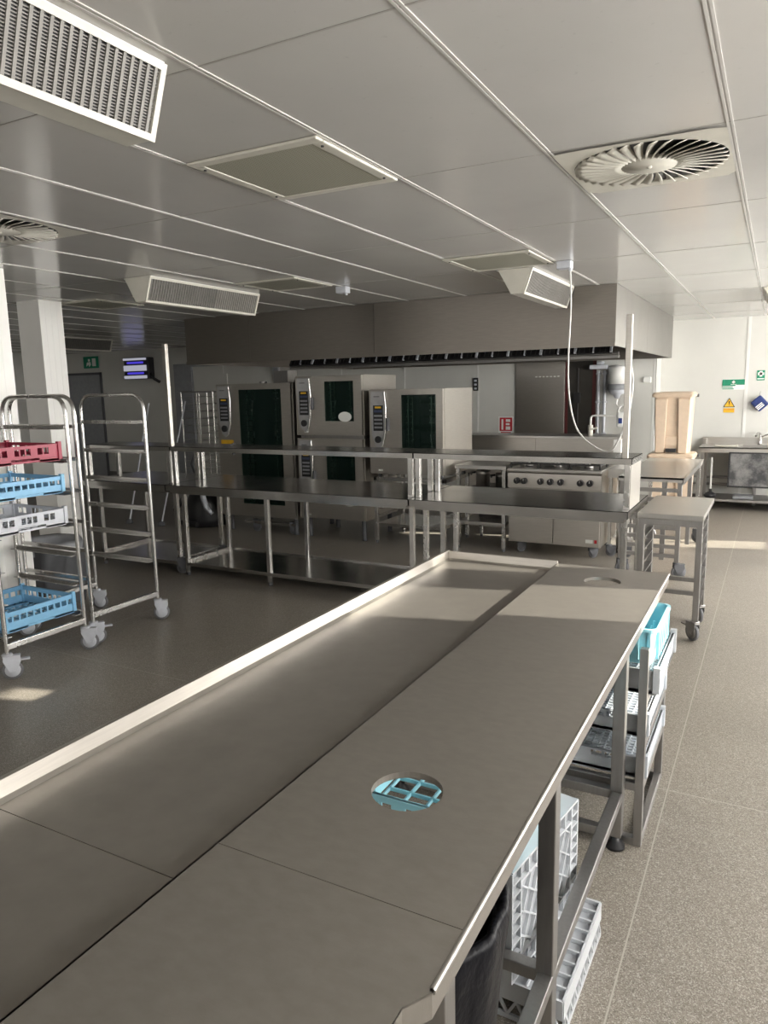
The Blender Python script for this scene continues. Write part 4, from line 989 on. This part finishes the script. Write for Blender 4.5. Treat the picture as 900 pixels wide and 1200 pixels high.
# ------------------------------------------------------------------ beige pedal bins
def pedal_bin(label, x0, x1, y0, y1, z, H):
    r = thing('pedal_bin', label, 'bin', ((x0 + x1) / 2, (y0 + y1) / 2, z), 'beige pedal bins stacked by the corner')
    ins = .035
    xa0, xa1, ya0, ya1 = x0 + ins, x1 - ins, y0 + ins, y1 - ins
    m = MB()
    def prof(zz): t = zz / H; return (xa0 - ins * .6 * t, xa1 + ins * .6 * t, ya0 - ins * .6 * t, ya1 + ins * .6 * t)
    a = prof(0); b = prof(H)
    tub(m, [(*a, z, .03), (*b, z + H, .03)]); m.build('body', BEIGE, r)
    W = x1 - x0; c = (x0 + x1) / 2
    # two raised pilasters leaving a recessed centre
    for s in (-1, 1):
        m = MB(); xo = (xa0 - .01) if s < 0 else (xa1 + .01); xi = c + s * W * .13; xib = c + s * W * .17
        pr0 = [(xo if s < 0 else xi - .0, 0)]
        vs = []
        for zz, yy, xin in ((.0, a[2], xib), (H - .02, b[2], xi)):
            xout = (a if zz == 0 else b)[0 if s < 0 else 1] - s * .012
            vs += [(xout, yy + .01, z + zz), (xin, yy + .01, z + zz), (xin - 0, yy - .035, z + zz), (xout, yy - .035, z + zz)]
        m.add(vs, [(0, 1, 2, 3), (7, 6, 5, 4), (0, 4, 5, 1), (1, 5, 6, 2), (2, 6, 7, 3), (3, 7, 4, 0)]); m.build('front_pilaster', BEIGE, r, bev=.01)
    B((c - W * .16, a[2] - .02, z + .09), (c + W * .16, a[2] + .012, z + .2)).build('pedal_housing', BEIGE, r, bev=.006)
    m = MB(); m.box((c - W * .13, a[2] - .06, z + .012), (c + W * .13, a[2] + .02, z + .055)); m.build('pedal', BLACK, r, bev=.006)
    m = MB(); tub(m, [(x0 - .005, x1 + .005, y0 - .04, y1 + .005, z + H, .03), (x0 - .012, x1 + .012, y0 - .05, y1 + .01, z + H + .03, .035), (x0 + .01, x1 - .01, y0 - .03, y1 - .01, z + H + .055, .03), (x0 + .1, x1 - .1, y0 + .06, y1 - .06, z + H + .062, .03)]); m.build('lid', BEIGE, r)
    m = MB(); m.cyl((x1 - .02, y1 - .03, z + H + .01), (x1 + .028, y1 - .03, z + H + .01), .02, 10); m.build('hinge', DGREY, r)
    return r
pedal_bin('lower beige pedal bin on the floor behind the runner table', -1.34, -.83, 9.25, 9.68, 0, .815)
pedal_bin('upper beige pedal bin standing on the lid of another', -1.31, -.86, 9.27, 9.66, .878, .665)

# ------------------------------------------------------------------ sink bench at far right
r = thing('sink_bench', 'steel sink bench with splashback against the right back wall', 'sink', (-.1, 10.97, 0))
kx0, kx1, ky0, ky1 = -.89, 1.2, 10.62, 11.27
m = MB(); m.box((kx0, ky0, .78), (kx1, ky0 + .02, .85)); m.box((kx0, ky0, .835), (-.38, ky1, .85)); m.box((.2, ky0, .835), (kx1, ky1, .85)); m.box((-.38, ky0, .835), (.2, ky0 + .09, .85)); m.box((-.38, ky1 - .12, .835), (.2, ky1, .85)); m.build('top', STEELX, r)
m = MB(); m.box((-.38, ky0 + .09, .6), (-.375, ky1 - .12, .85)); m.box((.195, ky0 + .09, .6), (.2, ky1 - .12, .85)); m.box((-.38, ky0 + .09, .6), (.2, ky0 + .095, .85)); m.box((-.38, ky1 - .125, .6), (.2, ky1 - .12, .85)); m.box((-.38, ky0 + .09, .6), (.2, ky1 - .12, .605)); m.build('basin', STEEL, r)
m = MB(); m.box((kx0, ky1 - .02, .85), (kx1, ky1, .945)); m.box((kx0, ky1 - .12, .85), (kx0 + .05, ky1 - .02, .93)); m.build('splashback', STEELX, r)
for x in (kx0 + .05, kx1 - .05, -.2):
    for y in ((ky0 + .05, ky1 - .05) if x != -.2 else (ky1 - .05,)): B((x - .02, y - .02, 0), (x + .02, y + .02, .78 if x != -.2 else .6)).build('leg', DSTEEL, r)
m = MB(); m.box((kx0 + .03, ky0 + .03, .12), (kx1 - .03, ky1 - .03, .15)); m.build('low_shelf', DSTEEL, r)
tp = MB(); tp.lathe([(.001, 0), (.03, 0), (.022, .03), (.02, .09), (.001, .09)], (-.17, 11.2, .85), 14); tp.tube(arc_path([(-.17, 11.2, .93), (-.17, 11.2, 1.01), (-.2, 11.12, 1.02), (-.22, 10.98, .98)], .04, 4), .014, 8); tp.tube([(-.17, 11.2, .95), (-.06, 11.18, 1.0)], .011, 8); tp.build('tap', TUBE, r)
tag(B((-.7, 10.72, .851), (-.42, 10.82, .873)).build('cream_pad', CREAM, bev=.006), 'small cream pad lying on the sink bench top', 'pad')
m = MB(); Mx = Matrix.Translation((0, 10.588, .34)) @ Matrix.Rotation(-.03, 4, 'X')
m.box((-.5, 0, 0), (.1, .012, .44), Mx); m.cur = 1
for a, b in (((-.515, -.004, -.01), (-.495, .016, .45)), ((.095, -.004, -.01), (.115, .016, .45)), ((-.515, -.004, -.012), (.115, .016, .008)), ((-.515, -.004, .432), (.115, .016, .452))): m.box(a, b, Mx)
lab(m.build('apron_panel', [APRONM, BLACK], r), 'scuffed front panel with its shade painted dark')  # front of the steel bowl; its shadows are put into the dark colour
m = MB(); m.tube([(-.73, 10.78, .2), (-.73, 10.76, .7)], .014, 8); m.cur = 1; m.lathe([(.001, .0), (.06, 0), (.085, .03), (.06, .06), (.02, .08), (.02, .12), (.001, .12)], (-.73, 10.78, .151), 16)
tag(m.build('plunger', [SIGNW, BLACK]), 'plunger with white stick and black cup on the sink shelf', 'plunger')
tag(B((-.45, 10.75, .151), (-.2, 11.0, .19)).build('drip_tray', MGREY, bev=.005), 'flat grey tray on the low shelf of the sink bench', 'tray')
for z in (.38, .28):
    tag(MB().tube([(-1.45, YBR - .04, z), (2.1, YBR - .04, z)], .018, 8).build('wall_pipe', DSTEEL), ('upper' if z > .3 else 'lower') + ' dark pipe running along the wall under the sink', 'pipe', 'pipes under the sink')

# ------------------------------------------------------------------ signs on the right back wall
y = YBR
s = sign('first_aid_notice', 'wide green first aid notice with white symbol on the right wall', 'sign', -.69, -.4, 1.6, 1.745, y, SIGNW)
mark(s, 'green_field', -.685, -.405, 1.665, 1.74, y, GREEN)
mark(s, 'green_band', -.685, -.54, 1.605, 1.618, y, GREEN); mark(s, 'green_band', -.685, -.55, 1.627, 1.641, y, GREEN); mark(s, 'green_band', -.685, -.52, 1.65, 1.665, y, GREEN)
m = MB(); m.box((-.565, y - .011, 1.695), (-.525, y - .0075, 1.712)); m.box((-.554, y - .011, 1.684), (-.536, y - .0075, 1.724)); m.box((-.58, y - .011, 1.67), (-.51, y - .0075, 1.676)); m.build('symbol', SIGNW, s)
s = sign('first_aid_sign', 'small green sign with white cross at the right edge', 'sign', -.262, -.165, 1.72, 1.855, y, GREEN)
m = MB(); m.box((-.23, y - .009, 1.77), (-.197, y - .0055, 1.845)); m.box((-.25, y - .009, 1.79), (-.177, y - .0055, 1.825)); m.box((-.255, y - .009, 1.735), (-.172, y - .0055, 1.748)); m.build('white_cross', SIGNW, s)
r = thing('hazard_sign', 'yellow triangular hazard sign with exclamation mark on the right wall', 'sign', (-.585, y - .003, 1.28))
MB().prism([(-.66, 1.36), (-.51, 1.36), (-.585, 1.49)], 1, y - .005, y - .001).build('black_border', BLACK, r)
MB().prism([(-.645, 1.368), (-.525, 1.368), (-.585, 1.472)], 1, y - .0075, y - .0045).build('yellow_field', YELLOW, r)
m = MB(); m.prism([(-.59, 1.4), (-.58, 1.4), (-.576, 1.445), (-.594, 1.445)], 1, y - .01, y - .007); m.box((-.59, y - .01, 1.381), (-.58, y - .007, 1.391)); m.build('exclamation_mark', BLACK, r)
B((-.655, y - .005, 1.285), (-.515, y - .001, 1.345)).build('text_plate', YELLOW, r); B((-.65, y - .0065, 1.318), (-.52, y - .0045, 1.335)).build('text_line', ORANGE, r)
r = thing('blue_pouch', 'navy blue pouch with white print hanging askew from a hook', 'pouch', (-.2, 11.25, 1.3))
Mp = Matrix.Translation((-.205, 11.24, 1.41)) @ Matrix.Rotation(-.75, 4, 'Y')
m = MB(); m.box((-.08, -.035, -.085), (.08, .035, .085), Mp); m.build('bag', NAVY, r, bev=.02)
m = MB()
for k in range(3): m.box((-.072, -.0385, -.03 + k * .022 - .03), (-.0 + .03, -.0345, -.016 + k * .022 - .03), Mp)
m.build('white_print', SIGNW, r)
MB().tube([(-.205, y - .002, 1.57), (-.205, y - .025, 1.565), (-.215, y - .04, 1.53), (-.205, y - .055, 1.52)], .004, 6).build('hook', TUBE, r)

# ------------------------------------------------------------------ light, camera, view
sun = bpy.data.lights.new('sun', 'SUN'); sun.energy = 26; sun.angle = .009; sun.color = (1, .93, .82)
so = bpy.data.objects.new('sun', sun); COL.objects.link(so)
d = Vector((-1, -.25, -.41)); so.rotation_euler = d.to_track_quat('-Z', 'Y').to_euler(); so.location = (6, 4, 6)
W = bpy.data.worlds.new('sky'); S.world = W; W.use_nodes = True; nt = W.node_tree
bg = nt.nodes['Background']
sk = nt.nodes.new('ShaderNodeTexSky'); sk.sky_type = 'HOSEK_WILKIE'; sk.sun_direction = (-d).normalized(); sk.turbidity = 4
nt.links.new(sk.outputs[0], bg.inputs[0]); bg.inputs[1].default_value = .6

cam = bpy.data.cameras.new('camera'); co = bpy.data.objects.new('camera', cam); COL.objects.link(co)
Mrot = Matrix(((0.881408, -0.061412, 0.468347), (0.471937, 0.156291, -0.867669), (-0.019913, 0.985800, 0.166738)))
co.matrix_world = Matrix.Translation((0, 0, 1.7)) @ Mrot.to_4x4()
cam.sensor_fit = 'VERTICAL'; cam.sensor_height = 24; cam.lens = 849.4 / 1200 * 24; cam.clip_start = .02; cam.clip_end = 200
S.camera = co
S.view_settings.view_transform = 'Standard'; S.view_settings.look = 'None'; S.view_settings.gamma = 1; S.view_settings.exposure = 0
S.view_settings.use_curve_mapping = False
S.cycles.use_denoising = True
S.cycles.max_bounces = 8; S.cycles.diffuse_bounces = 5; S.cycles.glossy_bounces = 4; S.cycles.transparent_max_bounces = 12
S.cycles.sample_clamp_indirect = 6; S.cycles.caustics_reflective = False; S.cycles.caustics_refractive = False
